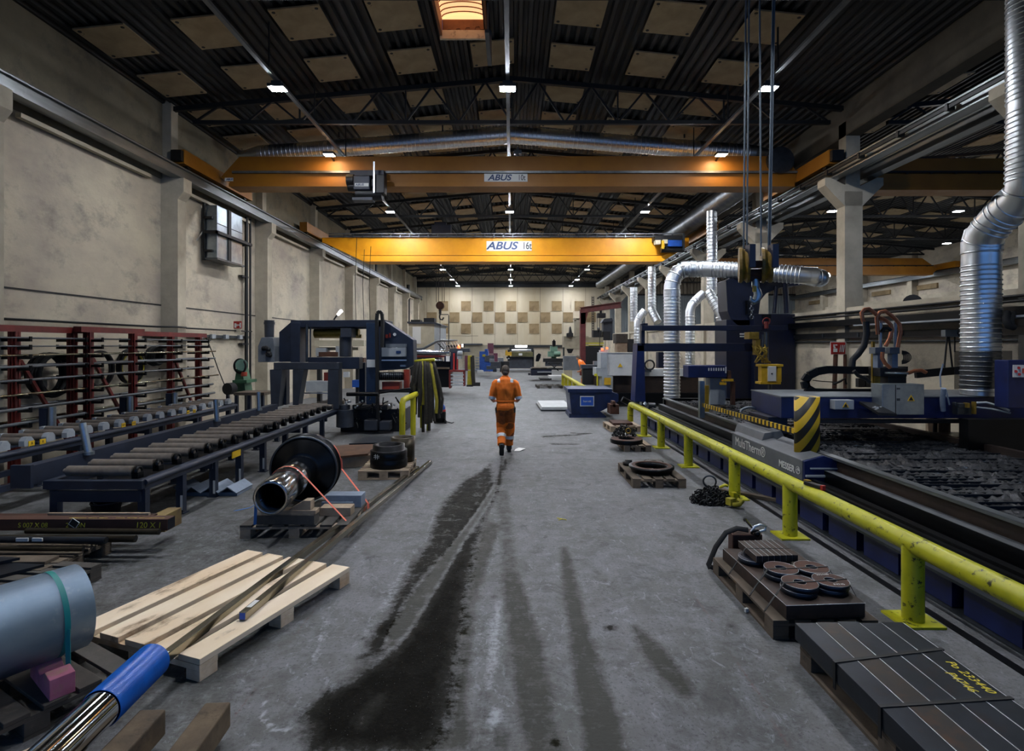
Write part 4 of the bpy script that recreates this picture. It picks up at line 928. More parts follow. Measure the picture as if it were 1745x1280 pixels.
# new pale pallet (boards along its length)
rz=math.atan2(-.345,.94)
pallet('large fresh pine pallet with pale planks under two square steel tubes',(-3.18,3.93),rz,1.22,1.56,5,'y',M['newwood'],M['newwoode'],.15,.04,.192,lower=False)
# square steel tubes lying across it
def sqtube(label,p0,p1,w,h,capm):
    t=thing('square_tube',label,'steel tube',p0); p0,p1=Vector(p0),Vector(p1); d=(p1-p0).normalized()
    b=MB().beam(p0,p1,w,h); O('tube',b,M['tubesteel'],t,.004)
    O('bore',MB().beam(p0-d*.002,p0+d*.001,w-.012,h-.012),capm,t)
    a=d.cross(Vector((0,0,1))).normalized(); up=a.cross(d).normalized(); c=p0+d*.14+up*(h/2+.0006)
    O('label',MB().add([c-d*.06-a*.02,c+d*.06-a*.02,c+d*.06+a*.02,c-d*.06+a*.02],[(0,1,2,3)]),M['signwhite'],t,fixn=False); return t
sqtube('square steel tube lying aslant over the pine pallet, blue mouth facing the aisle',(-2.0,4.0,.185),(-1.51,10.0,.035),.055,.06,M['signblue'])
sqtube('square steel tube whose end disappears behind the blue capped bar',(-2.26,3.3,.185),(-1.66,9.5,.035),.06,.06,M['black'])
# ground steel bar with blue net sleeve
t=thing('round_bar','mirror bright ground steel bar with blue net sleeve on its end','steel bar',(-2.1,2.5,.28))
ax0,ax1=Vector((-2.07,1.3,.3)),Vector((-2.185,3.27,.28)); d=(ax1-ax0).normalized()
O('bar',MB().cyl(ax0,ax1,.095,n=40),M['chrome'],t)
s=MB(); n=60; prof=[]
for k in range(n): prof+=[(.1,k*.0075),(.1035,k*.0075+.003),(.1,k*.0075+.006)]
s.lathe(prof,ax1-d*.44,d,40); O('net_sleeve',s,M['bluecap'],t)
# old dark pallets around them
u=Vector((.49,.872,0)); v=Vector((.872,-.49,0)); c=Vector((-2.43,3.46,0))-v*1.25-u*.98
t=pallet('dark weathered pallet carrying the pink cradle and the grey pipe',c,math.atan2(v.y,v.x),1.25,.98,6,'x',M['oldwood'],M['oldwood'],.15,.024,.118)
# pink V cradle and the grey pipe on it
ctr=Vector((-2.78,3.26,.15)); ra=math.atan2(v.y,v.x)
cr=MB().prism([(-.2,0),(.2,0),(.2,.12),(.1,.13),(0,.075),(-.1,.13),(-.2,.12)],'xz',-.06,.06).moved(ctr,ra-.12)
o=O('pipe_cradle',cr,M['pinkwood'],bev=.003); tag(o,'pink stained wooden cradle block with a notch under the grey pipe','cradle')
t=thing('steel_pipe','thick matt grey steel pipe end lying on the pink cradle','pipe',(-2.9,3.5,.5))
e=Vector((-2.83,3.52,.50)); dd=Vector((.53,.85,0)).normalized(); s0=e-dd*2.6
b=MB().lathe([(.215,2.6),(.262,2.6),(.262,0),(.215,0)],s0,dd,48,closed=True); O('pipe',b,M['coldpipe'],t)
O('strap',MB().cyl(e-dd*.16,e-dd*.13,.2645,n=48,caps=False).beam(e-dd*.145+Vector((.26*.85,-.26*.53,-.02)),e-dd*.145+Vector((.27*.85,-.27*.53,-.33)),.03,.004),M['tealstrap'],t)
# loose blocks of a broken pallet near the camera
for k,(x0,y0,x1,y1,z,lab) in enumerate(((-1.97,2.96,-1.95,2.2,.2,'rough weathered timber bearer beside the bright bar'),(-1.645,3.02,-1.6,2.2,.2,'rough weathered timber bearer closest to the oil stain'))):
    o=O('timber_bearer',MB().beam((x0,y0,z-.07),(x1,y1,z-.07),.14,.14),M['oldwood2'] if 'oldwood2' in M else mat('oldwood2','#6d5c45','#43372a',4,.85,c3='#2b241c',sc3=9,lo3=.55,hi3=.75,bump=.4),bev=.01); tag(o,lab,'timber')
o=O('timber_board',MB().beam((-2.2,2.72,.03),(-1.45,2.74,.03),.17,.06),M['oldwood2'],bev=.006); tag(o,'flat weathered board lying between the two timber bearers','timber')
o=O('timber_board',MB().beam((-2.75,2.5,.05),(-2.38,2.95,.05),.14,.04).beam((-3.1,2.4,.02),(-2.5,2.9,.02),.1,.03),M['newwoode'],bev=.004); tag(o,'pale plank ends sticking out from under the bright bar','timber')
# flanged shaft on its pallet
pallet('dark pallet under the flanged steel shaft with orange straps',(-3.09,6.12),.02,1.22,1.02,7,'y',M['oldwood'],M['palewood'],.15,.024,.135)
t=thing('flanged_shaft','hollow polished steel shaft with big black flange strapped on a pallet','shaft',(-2.6,6.4,.58))
a=Vector((-2.61,5.83,.545)); b=Vector((-2.68,6.95,.6)); d=(b-a).normalized(); Ls=(b-a).length
O('sleeve',MB().lathe([(.155,.0),(.17,-.012),(.187,-.0),(.192,.02),(.192,.52),(.187,.53),(.196,.55),(.196,Ls),(.155,Ls)],a,d,40,closed=True),M['polished'],t)
O('flange',MB().lathe([(.19,-.1),(.24,-.1),(.27,-.03),(.42,-.02),(.428,0),(.428,.1),(.44,.1),(.44,.14),(.425,.15),(.425,.2),(.0,.2)],b,d,48),M['blacksteel'],t)
O('rim_lip',MB().lathe([(.405,-.025),(.43,-.02),(.43,.0),(.405,-.005)],b,d,48,closed=True),M['galvdark'],t)
def strap(mb,pts,w=.028):
    for p,q in zip(pts[:-1],pts[1:]): mb.beam(p,q,w,.004)
    return mb
st=MB(); pa=d.orthogonal()
arc=[]
cx=a+d*.52
sd=d.cross(Vector((0,0,1))).normalized(); up=sd.cross(d).normalized()
arc=[cx+(up*math.cos(t_)+sd*math.sin(t_))*.202 for t_ in [(-1.5+.2*i) for i in range(13)]]
o=O('ratchet_strap',strap(strap(MB(),arc),[arc[-1],Vector((-1.93,6.28,.15)),Vector((-1.9,6.24,.06))]),M['strapo']); tag(o,'orange lashing strap over the polished sleeve of the flanged shaft','strap')
cf=b+d*.12; arc=[cf+(up*math.cos(t_)+sd*math.sin(t_))*.447 for t_ in [(.9+.15*i) for i in range(6)]]
o=O('ratchet_strap',strap(strap(MB(),arc),[arc[-1],Vector((-1.86,6.98,.15)),Vector((-1.85,6.95,.05))]),M['strapo']); tag(o,'orange lashing strap from behind the black flange down to the pallet edge','strap')
o=O('strap_tail',strap(MB(),[(-2.75,5.92,.5),(-2.86,5.9,.42),(-3.02,5.93,.38),(-3.06,5.95,.37)],.03).beam((-2.8,5.9,.46),(-2.86,6.0,.2),.03,.006),M['bluestrap']); tag(o,'blue strap tail sticking out behind the mouth of the polished shaft','strap')
o=O('support_beam',MB().box(-2.92,6.14,.15,-2.25,6.3,.26),M['oldwood'],bev=.006); tag(o,'dark square timber on the pallet under the polished shaft','timber')
o=O('support_beam',MB().box(-2.86,6.15,.261,-2.24,6.28,.31).prism([(-2.56,.31),(-2.3,.31),(-2.3,.42),(-2.38,.42)],'xz',6.16,6.28),M['palewood'],bev=.003); tag(o,'pale wedge block directly below the polished shaft','timber')
o=O('support_beam',MB().box(-2.3,6.45,.15,-1.93,6.62,.25),M['palewood'],bev=.004); tag(o,'short pale timber block on the pallet beside the orange strap','timber')
o=O('support_beam',MB().box(-2.35,6.8,.15,-1.9,7.0,.3).box(-2.4,6.78,.15,-2.0,6.84,.22),M['bluewood'],bev=.004); tag(o,'blue grey timber wedge under the black flange','timber')
# rings on a slatted pallet
pallet('slatted pallet carrying two thick black steel rings',(-2.5,8.76),.05,.82,.98,8,'x',M['palewood'],M['palewood'],.15,.024,.09)
z=.151; cx_,cy_=-2.08,9.12
t=thing('steel_ring','big stepped black steel ring with white mark on the slatted pallet','ring',(cx_,cy_,z))
O('ring',MB().lathe([(.2,0),(.3,0),(.31,.01),(.31,.13),(.3,.14),(.305,.15),(.305,.28),(.285,.29),(.265,.29),(.265,.37),(.2,.37)],(cx_,cy_,z),n=40,closed=True),M['blacksteel'],t)
mk=MB()
for k in range(2): mk.box(cx_-.23+.045*k,cy_-.318,z+.17,cx_-.224+.045*k,cy_-.235,z+.24); 
for k in range(2): mk.box(cx_-.25,cy_-.312,z+.19+.02*k,cx_-.16,cy_-.23,z+.196+.02*k)
mk=MB().box(cx_-.19,cy_-.26,z+.19,cx_-.185,cy_-.255,z+.2)
for k in range(2):
    an=-PI/2-.55+.14*k; mk.beam((cx_+.308*math.cos(an),cy_+.308*math.sin(an),z+.17),(cx_+.308*math.cos(an),cy_+.308*math.sin(an),z+.25),.006,.006)
for k in range(2):
    an0,an1=-PI/2-.66,-PI/2-.3; mk.beam((cx_+.309*math.cos(an0),cy_+.309*math.sin(an0),z+.2+.025*k),(cx_+.309*math.cos(an1),cy_+.309*math.sin(an1),z+.2+.025*k),.006,.006)
O('paint_mark',mk,M['chalkw'],t)
o=O('steel_ring',MB().lathe([(.165,0),(.21,0),(.21,.42),(.165,.42)],(-1.93,9.55,z),n=36,closed=True),M['gunbrown'] if 'gunbrown' in M else mat('gunbrown','#4a4438','#2c2822',5,.35,metal=.8)); tag(o,'taller dark steel ring behind the stepped ring on the slatted pallet','ring')
# plates on timbers behind the flange
o=O('steel_plate',MB().add([P(575,779,10.2),P(592,789,9.3),P(628,772,9.9),P(612,757,11)],[(0,1,2,3)]) if False else MB().prism([(-3.35,9.35),(-2.6,9.75),(-2.72,10.9),(-3.45,10.5)],'xy',.2,.235),M['rustplate'] if 'rustplate' in M else mat('rustplate','#6a4a34','#463226',4,.6,metal=.3)); tag(o,'rusty steel plate on timbers behind the flanged shaft','steel plate')
o=O('steel_plate',MB().prism([(-3.2,10.6),(-2.4,10.75),(-2.45,11.5),(-3.1,11.4)],'xy',.236,.26),M['mill']); tag(o,'dark steel plate lying over the far edge of the rusty plate','steel plate')
for k,y in enumerate((9.6,10.3)):
    o=O('timber_bearer',MB().obox((-3.02,y+.1,.1),(1.1,.12,.2),.35),M['palewood'],bev=.004); tag(o,'timber bearer under the rusty steel plate, %s from the flanged shaft'%ORD[k],'timber','bearers under the rusty plate')
# steel bars with chalk marks at the wall side
pallet('weathered pallet under the brown square bars and pipes',(-5.9,5.0),-.06,1.62,.8,5,'x',M['midwood'],M['midwood'],.15,.024,.12)
t=thing('square_bar','rust brown square steel bar with yellow chalk writing','steel bar',(-4.5,5.75,.3))
bar=MB().box(-6.6,5.68,.242,-3.63,5.81,.362); O('bar',bar,M['rustbar'],t,.004); O('end_face',MB().box(-3.631,5.685,.247,-3.628,5.805,.357),M['millblue'],t)
def chalk(body,x,y,z,size,m,parent,xd=(1,0,0),yd=(0,0,1),sx=1.0,shear=.1): return text('chalk_text',body,size,frame((x,y,z),xd,yd),m,parent,.0004,sx,shear)
chalk('120 X 1',-3.83,5.678,.298,.085,M['chalky'],t); chalk('S 007 X 08',-5.05,5.678,.298,.07,M['chalky'],t); chalk('2 VON',-4.6,5.678,.298,.07,M['chalky'],t)
chalk('—— — —',-4.5,5.73,.3622,.09,M['chalky'],t,yd=(0,1,0)); chalk('— ~~ ———',-3.95,5.73,.3622,.09,M['chalky'],t,yd=(0,1,0))
o=O('square_bar',MB().box(-6.4,5.83,.24,-3.9,5.93,.345),M['rust']); tag(o,'second rusty bar lying directly behind the chalked square bar','steel bar')
o=O('wood_batten',MB().box(-5.05,5.86,.345,-3.95,5.89,.37),M['palewood']); tag(o,'thin pale batten on top of the rusty bars','batten')
o=O('wood_batten',MB().box(-3.95,5.9,.15,-3.8,6.2,.33),M['hazwood'] if 'hazwood' in M else mat('hazwood','#7d6a3c','#5b4733',4,.8)); tag(o,'yellowish wood block at the end of the rusty bars','batten')
o=O('tag_card',MB().beam((-4.66,5.655,.36),(-4.56,5.665,.285),.004,.075,up=(0,1,0)) if False else MB().obox((-4.6,5.665,.325),(.085,.006,.075),0,0,.6),M['black']); tag(o,'small black card with white edge hanging on the chalked bar','tag')
fr=MB()
for dx,dz,sx_,sz_ in ((0,.0375,.085,.005),(0,-.0375,.085,.005),(.0425,0,.005,.08),(-.0425,0,.005,.08)): fr.obox((-4.6+dx*math.cos(.6)+dz*math.sin(.6),5.661,.325-dx*math.sin(.6)+dz*math.cos(.6)),(sx_,.006,sz_),0,0,.6)
O('edge',fr,M['signwhite'],o)
for k,(x0,x1,y,z,r,mm,lab) in enumerate(((-5.05,-3.65,5.58,.265,.03,'gunbrown','greenish steel pipe at the front of the chalked bar'),(-6.2,-3.82,5.47,.232,.035,'gunbrown','dark steel pipe with black end cap'),(-5.6,-4.05,5.38,.25,.033,'mill','strapped dark pipe carrying two white labels'),(-6.2,-4.2,5.28,.2,.022,'gunbrown','thin steel pipe lowest on the weathered pallet'))):
    t=thing('steel_pipe',lab,'pipe',(x0,y,z)); O('pipe',MB().cyl((x0,y+.03,z),(x1,y,z),r,n=16),M[mm],t)
    if k==2: O('label',MB().box(-4.92,y-.037,z+.0,-4.8,y-.025,z+.033).box(-4.76,y-.037,z,-4.66,y-.025,z+.033),M['signwhite'],t)
    O('mouth',MB().cyl((x1-.001,y,z),(x1+.002,y,z),r*.72,n=16),M['black'],t)
o=O('wood_board',MB().box(-6.5,5.02,.15,-4.35,5.18,.18),M['midwood'],bev=.004); tag(o,'long weathered board along the edge of the weathered pallet','timber')
# dark plates on another old pallet
pallet('dark pallet edge beside the stacked dark plates',(-5.3,4.5),-.12,1.35,.75,5,'x',M['oldwood'],M['oldwood'],.144,.022,.11)
for k,(p,z0,lab) in enumerate((([(-5.6,4.55),(-4.75,4.42),(-4.32,4.98),(-5.2,5.08)],.145,'dark steel plate lying on the dark pallet by the grey pipe'),([(-5.8,4.85),(-4.95,4.75),(-4.62,5.06),(-5.4,5.16)],.175,'smaller dark plate with yellow line on top of the dark plate'))):
    o=O('steel_plate',MB().prism(p,'xy',z0,z0+.028),M['mill']); tag(o,lab,'steel plate')
# blue bucket and corrugated offcuts under the long roller table
t=thing('bucket','dark blue bucket standing under the front of the roller table','bucket',(-4.92,6.75,0))
a=(-4.98,6.62,0); O('body',MB().lathe([(0,.005),(.115,.005),(.16,.27),(.168,.27),(.168,.285),(.155,.285),(.11,.02),(0,.02)],a,n=28),M['deepblue'],t); O('handle',MB().tube([(a[0]+.16*math.cos(q),a[1]-.02,.28-.05*math.sin(q)) for q in [PI*i/10 for i in range(11)]],.006,6),M['galv'],t)
t=thing('offcut_tray','grey blue zigzag metal offcut on the floor beside the roller table','offcut',(-4.2,8.0,0))
z_=MB(); 
for k in range(7): z_.beam((-4.9+.13*k,8.05,.05 if k%2 else .14),(-4.77+.13*k,8.05,.14 if k%2 else .05),.5,.012,up=(0,0,1))
O('sheet',z_,M['bluewood'],t); O('base',MB().box(-4.9,7.85,0,-4.0,8.3,.05),M['bluewood'],t)
o=O('small_box',MB().box(-4.75,6.3,.02,-4.4,6.45,.1),M['oldwood']); tag(o,'dark offcut lying under the end of the roller table','offcut')
# ---------------------------------------------------------------- long yellow guard rail
t=thing('guard_rail','long yellow pipe guard rail with scuffed black marks beside the cutting table','guard rail',(3.2,6,0))
ps=[F(1570,1058),F(1352,914),F(1241,849),F(1168,795),F(1121,763),F(1092,743),F(1068,727)]; X=3.2
yp=[2.45]+[p[1] for p in ps]; zr=.615; rr=.078
for k,y in enumerate(yp):
    if k<len(yp)-1: O('post',MB().cyl((X,y,0),(X,y,zr),.078,n=20),M['yellow'],t)
    O('base_plate',MB().box(X-.16,y-.14,0,X+.16,y+.14,.018),M['yellow'],t)
ye=yp[-1]
pts=[(X,1.6,zr),(X,ye-.3,zr),(X,ye-.1,zr-.02),(X,ye-.02,zr-.1),(X,ye,zr-.25),(X,ye,0)]
N_=[(X,1.6+(ye-1.9)*i/12,zr) for i in range(13)]
O('rail',MB().tube(N_+pts[1:],rr,20),M['yellow'],t)
a=F(1377,822,.70); o=thing('remote_control','small black handset with red end lying on the yellow rail','remote',(3.2,5.6,.7)); O('body',MB().obox((3.21,5.72,.712),(.06,.22,.045),.25),M['black'],o,.01); O('tip',MB().obox((3.235,5.6,.715),(.04,.03,.05),.25),M['signred'],o); O('grip',MB().obox((3.19,5.81,.72),(.05,.06,.05),.25),M['brass'],o)
# ---------------------------------------------------------------- first cutting table
t=thing('cutting_table','long dark cutting table with slag covered slats behind the yellow rail','cutting table',(5.4,8,0))
Y0,Y1=1.8,14.6
fb=MB().box(3.83,Y0,0,3.9,Y1,.44); O('foundation',fb,M['deepblue'],t)
ribs=MB(); y=Y0+.2
while y<Y1: ribs.box(3.66,y,.02,3.83,y+.5,.25); y+=.62
O('side_plate',ribs,M['blue'],t); O('ledge',MB().box(3.62,Y0,.25,3.9,Y1,.275).box(3.62,Y0,0,3.9,Y1,.015),M['galvdark'],t)
O('guide_rail',MB().box(3.74,Y0,.44,3.94,Y1,.47).box(3.8,Y0,.275,3.86,Y1,.44).box(3.79,Y0,.47,3.85,Y1,.5),M['blacksteel'],t)
O('rail_channel',MB().box(3.98,Y0,.3,4.04,Y1,.56).box(3.98,Y0,.56,4.1,Y1,.6),M['blacksteel'],t)
O('side_beam',MB().box(4.1,Y0,.74,4.2,Y1,.765).box(4.1,Y0,.5,4.2,Y1,.52).box(4.14,Y0,.5,4.16,Y1,.75),M['rustweb'] if 'rustweb' in M else mat('rustweb','#3d3029','#25211f',3,.5,metal=.4),t)
O('flange_edge',MB().box(4.09,Y0,.765,4.2,Y1,.77).box(4.085,Y0,.742,4.1,Y1,.77),M['railsteel'],t); O('flange_edge',MB().box(3.975,Y0,.6,4.1,Y1,.605),M['beamgrey'],t)
O('end_beam',MB().box(4.1,Y1-.1,.2,6.8,Y1,.76),M['blacksteel'],t)
O('far_beam',MB().box(6.75,Y0,.25,6.85,Y1,.78),M['rustweb'],t)
sl=MB(); y=Y0+.05
while y<Y1-.1:
    zt=.70+R.uniform(-.015,.015); x0=4.2+R.uniform(0,.02)
    sl.box(x0,y,.45,6.75,y+.012,zt); y+=.13
O('slat',sl,M['slat'],t)
n=80; m_=260; g=MB(); gx=[4.2+(2.55)*i/n for i in range(n+1)]; gy=[Y0+(Y1-Y0-.1)*j/m_ for j in range(m_+1)]
def hsl(x,y): return .665+.05*max(0,math.sin(x*7+math.sin(y*3.1)*2)*math.sin(y*5.3+x*2.2))*R.random()+.045*R.random()
g.add([(x,y,hsl(x,y)) for y in gy for x in gx],[(j*(n+1)+i,j*(n+1)+i+1,(j+1)*(n+1)+i+1,(j+1)*(n+1)+i) for j in range(m_) for i in range(n)],0,True)
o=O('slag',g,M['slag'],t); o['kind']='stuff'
# curb strip of painted floor beside the table
# ---------------------------------------------------------------- gantry of the first table
t=thing('gas_cutter','blue flame cutting gantry spanning the cutting table with grey drive box','cutting machine',(5.5,8.5,.5))
dr=MB(); prof=[(3.72,.46),(4.24,.46),(4.24,.7),(3.98,.79),(3.72,.72)]
dr.prism(prof,'xz',6.9,9.1); O('drive_box',dr,M['messgrey'],t,.008)
O('drive_front',MB().prism([(3.73,.42),(4.235,.42),(4.235,.7),(3.98,.785),(3.73,.715)],'xz',6.86,6.9),M['blue'],t,.004)
O('front_trim',MB().box(3.8,6.84,.62,4.2,6.86,.635).box(3.74,6.835,.52,4.23,6.86,.545),M['litegrey'],t)
O('raised_cover',MB().prism([(3.8,.72),(4.2,.72),(4.1,.9),(3.85,.86)],'xz',8.2,9.2).prism([(3.8,.7),(4.24,.7),(4.05,.84)],'xz',7.55,8.05),M['messgrey'],t,.008)
text('lettering','MultiTherm®',.20,frame((3.712,8.42,.605),(0,-1,0),(0,0,1)),M['signwhite'],t,.001,.95)
text('lettering','MESSER',.125,frame((3.712,7.28,.56),(0,-1,0),(0,0,1)),M['signwhite'],t,.001,1.0,bold=.003)
lg=MB().ringp((3.714,6.99,.575),.05,.042,.004,(-1,0,0),24); lg.beam((3.713,7.03,.575),(3.713,6.95,.575),.008,.004); lg.beam((3.713,6.99,.54),(3.713,6.99,.61),.008,.004); lg.beam((3.713,6.99,.605),(3.713,7.02,.575),.006,.004); lg.beam((3.713,6.99,.605),(3.713,6.96,.575),.006,.004)
O('emblem',lg,M['signwhite'],t)
po=MB(); Yp=7.3; cxp=4.0
pr=[(cxp+.165*math.cos(a),Yp+.12*math.sin(a)) for a in [2*PI*i/28 for i in range(28)]]
po.prism(pr,'xy',.74,1.5); pob=O('striped_guard',po,M['hazard'],t)
for p in pob.data.polygons: p.use_smooth=abs(p.normal.z)<.5
hb=MB().beam((4.02,7.45,.98),(3.92,11.05,.97),.025,.075); O('striped_bar',hb,M['hazardbar'],t)
O('bar_post',MB().box(3.86,11.05,.7,3.96,11.15,1.46),M['stain'],t); O('bar_post',MB().box(3.97,11.3,.75,4.05,11.4,1.4),M['blacksteel'],t); O('bumper',MB().box(4.05,11.28,.8,4.13,11.34,1.35),M['hazy'],t)
bm=MB(); bm.prism([(4.18,8.35),(8.0,8.35),(8.0,9.6),(4.27,9.6)],'xy',1.06,1.39); O('cross_beam',bm,M['blue'],t,.01)
O('beam_top',MB().prism([(4.17,8.34),(8.0,8.34),(8.0,9.61),(4.26,9.61)],'xy',1.39,1.405),M['midgrey'],t)
O('beam_support',MB().box(4.05,8.5,.8,4.35,9.2,1.06),M['deepblue'],t)
O('lower_rail',MB().box(4.5,8.25,1.0,8.0,8.4,1.05),M['black'],t)
Yc=9.3
ec=MB(); lp=[P(1545,631,Yc)]+[P(x,y,Yc) for x,y in ((1500,631),(1450,631),(1410,630),(1392,633),(1378,640),(1371,650),(1374,661),(1386,668),(1410,669),(1460,669),(1520,669),(1560,668))]
for a,b_ in zip(lp[:-1],lp[1:]): ec.beam(a,b_,.13,.065,up=(0,1,0))
O('energy_chain',ec,M['rubber'],t)
ec=MB(); lp=[P(x,y,9.3) for x,y in ((1560,638),(1600,634),(1650,630),(1688,632),(1702,642),(1705,655),(1698,664))]
for a,b_ in zip(lp[:-1],lp[1:]): ec.beam(a,b_,.13,.06,up=(0,1,0))
O('energy_chain',ec,M['rubber'],t)
Yb=8.12
cbx=bx(MB(),1503,655,1575,707,Yb,.25); cb=O('control_box',cbx,M['stain'],t,.006)
O('door_seam',bx(MB(),1526,656,1527,706,Yb-.004,.01),M['black'],cb); O('hinge',bx(bx(MB(),1529,661,1534,664,Yb-.01,.01),1529,679,1534,683,Yb-.01,.01),M['galvdark'],cb)
tri=MB(); tri.prism(pxz([(1546.5,683.5),(1559,683.5),(1552.7,673)],Yb-.004),'xz',Yb-.006,Yb); O('warning_sign',tri,M['taggy'],cb); tri=MB(); tri.prism(pxz([(1549,682.3),(1556.5,682.3),(1552.7,675.8)],Yb-.007),'xz',Yb-.008,Yb-.006); O('warning_bolt',tri,M['black'],cb)
sb=bx(MB(),1423,682,1455.5,698,8.2,.14); sbo=O('junction_box',sb,M['litegrey'],t,.006)
tri=MB(); tri.prism(pxz([(1436,694.5),(1447,694.5),(1441.5,685.5)],8.19),'xz',8.19,8.2); O('warning_sign',tri,M['taggy'],sbo); tri=MB(); tri.prism(pxz([(1438.5,693.3),(1444.5,693.3),(1441.5,687.8)],8.185),'xz',8.185,8.19); O('warning_bolt',tri,M['black'],sbo)
kt=MB(); q=[P(1464,684,8.3),P(1490,686,8.3),P(1528,705,7.75),P(1497,703,7.75)]; kt.add(q+[(a[0],a[1],a[2]-.04) for a in q],[(0,1,2,3),(7,6,5,4),(0,4,5,1),(1,5,6,2),(2,6,7,3),(3,7,4,0)]); O('keyboard_tray',kt,M['black'],t)
tx=MB()
for k in range(8): a=P(1488+R.random()*14,692+R.random()*6,7.9); tx.obox(a,(.03,.01,.012),.3)
O('key_mark',tx,M['chalkw'],t)
# torch unit
Yt=9.0
for x in (1500.5,1525.5):
    O('torch_rod',MB().cyl(P(x,628,Yt),P(x,548,Yt),.028,n=10).box(*(lambda a,b:(a[0],Yt-.05,a[2],b[0],Yt+.05,b[2]))(P(x-5,547,Yt),P(x+4,550,Yt))),M['stain'],t)
    O('torch_clamp',bx(MB(),x-9,592,x+8,603,Yt-.08,.16),M['midgrey'],t,.006); O('torch_body',bx(MB(),x-5,603,x+5,627,Yt-.05,.12),M['bluewood'],t,.006)
O('torch_plate',bx(bx(MB(),1491,603,1500,660,Yt+.05,.05),1487,582,1491,660,Yt+.08,.04),M['brass'],t); O('torch_base',bx(bx(MB(),1500,627,1546,642,Yt-.1,.3),1514,640,1545,656,Yt-.05,.25),M['black'],t,.01); O('torch_disc',MB().lathe([(0,0),(.2,0),(.2,.03),(0,.03)],P(1528,637,Yt-.1),n=20),M['stain'],t)
hose=[[(1478,572),(1476,560),(1470,545),(1468,533),(1473,527),(1480,526),(1489,532),(1497,541),(1508,545),(1517,552),(1520,562),(1516,577),(1509,590)],[(1496,570),(1495,556),(1494,542),(1499,532),(1508,530),(1518,537),(1527,545),(1533,553),(1535,566),(1532,580),(1530,592)],[(1504,600),(1503,610),(1508,619),(1517,627)],[(1502,566),(1506,560),(1513,559),(1518,563)],[(1476,548),(1477,570),(1472,590),(1462,604),(1453,613),(1452,625)],[(1455,632),(1462,640),(1475,645),(1482,652)],[(1547,636),(1558,632),(1570,631),(1578,635)]]
for k,hp in enumerate(hose):
    O('hose',MB().tube([P(x,y,Yt-.15-.02*k) for x,y in hp],.030 if k!=4 else .05,8),M['copper'] if k in (0,1,2,6) else M['cable'],t)
cl=MB()
for k in range(6): cl.tube([P(1534+3*math.sin(a*1.0)*k*.5+3+(k+3)*math.sin(a),606-(k+6)*math.cos(a)+3,Yt-.1) for a in [PI*i/7 for i in range(8)]],.008,6)
O('wire_loop',cl,M['cable'],t)
O('manifold',bx(bx(bx(MB(),1632,695,1656,707,8.1,.1),1628,686,1633,692,8.1,.06),1634,688,1655,695,8.05,.12),M['galvdark'],t,.004); O('valve',bx(bx(MB(),1649,687,1653,695,8.0,.08),1661,685,1664,706,8.0,.06),M['brass'],t); O('hose',MB().tube([P(1662,687,8.05),P(1680,686,8.0),P(1698,691,7.95),P(1720,700,7.8)],.018,8).tube([P(1662,694,8.05),P(1690,697,8.0),P(1722,704,7.8)],.014,8),M['litegrey'],t)
O('gas_tube',MB().tube([P(1607,700,8.2),P(1606,680,8.15),P(1608,662,8.1)],.035,10).tube([P(1603,660,8.2),P(1602,640,8.2),P(1607,620,8.2)],.012,6).tube([P(1612,665,8.2),P(1618,690,8.2)],.012,6),M['bluewood'],t)
O('end_cabinet',bx(MB(),1718,614,1790,696,7.6,.22),M['blue'],t,.01)
n=O('operator_panel',bx(MB(),1727,622,1760,643,7.585,.015),M['signwhite'],t)
for x,y in ((1731,633),(1736,627),(1737,638),(1744,632)): O('button',MB().cyl(P(x,y,7.575),P(x,y,7.59),.02 if x<1740 else .035,n=12),M['signred'] if x<1740 else M['orangered'],n)
O('cabinet_foot',bx(MB(),1650,715,1790,770,7.7,.16),M['blacksteel'],t)
ring_=P(1664,731,8.4); O('hose_ring',MB().torus(ring_,.07,.012,(0,1,.2),18,6),M['redpaint'],t)
o=O('hose_loop',MB().tube([P(1262+16*math.cos(a)*1.0+16,703-9*math.sin(a),9.4) for a in [PI*i/12 for i in range(13)]],.02,8),M['litegrey']); tag(o,'pale hose arch standing on the cutting table near the hazard striped bar','hose')
o=O('yellow_clip',bx(MB(),1646,653,1670,661,9.2,.1),M['brass']); tag(o,'small yellow fitting on top of the blue gantry in front of the dark screen','fitting')
# ---------------------------------------------------------------- second portal on the same table
t=thing('plasma_portal','dark blue portal frame over the far end of the cutting table','cutting machine',(5.4,13.6,.6)); Yq=13.7
b=MB(); b.prism(pxz([(1086,588),(1098,588),(1100,685),(1082,685)],Yq),'xz',Yq,Yq+.5); O('post',b,M['blue'],t,.008)
O('lower_beam',bx(MB(),1086,585,1293,599,Yq,.5),M['deepblue'],t,.008); O('upper_beam',bx(MB(),1094,554.5,1342,563.5,Yq-.1,.2),M['deepblue'],t,.008); O('upright',bx(bx(MB(),1093,552,1099,588,Yq,.15),1096,551,1104,556,Yq,.15),M['deepblue'],t)
O('tool_block',bx(bx(MB(),1277,566,1294,578,Yq-.35,.3),1288,578,1296,605,Yq-.3,.2),M['brass'],t,.01); O('tool_slide',MB().cyl(P(1306,566,Yq-.3),P(1306,620,Yq-.3),.05,n=10).cyl(P(1300,605,Yq-.3),P(1300,570,Yq-.3),.03,n=8),M['galvdark'],t)
tl=MB()
for k in range(9): tl.tube([P(1282+R.random()*30,585+R.random()*10,Yq-.35),P(1284+R.random()*28,600,Yq-.4),P(1285+R.random()*28,618,Yq-.35)],.02,6)
O('hose',tl,M['brass'],t)
yf=bx(bx(bx(bx(MB(),1297,621,1335,625,Yq-.4,.3),1296,651,1331,655,Yq-.4,.3),1298,625,1308,651,Yq-.38,.2),1325,625,1332,651,Yq-.38,.2); O('tool_frame',yf,M['hazy'],t,.006)
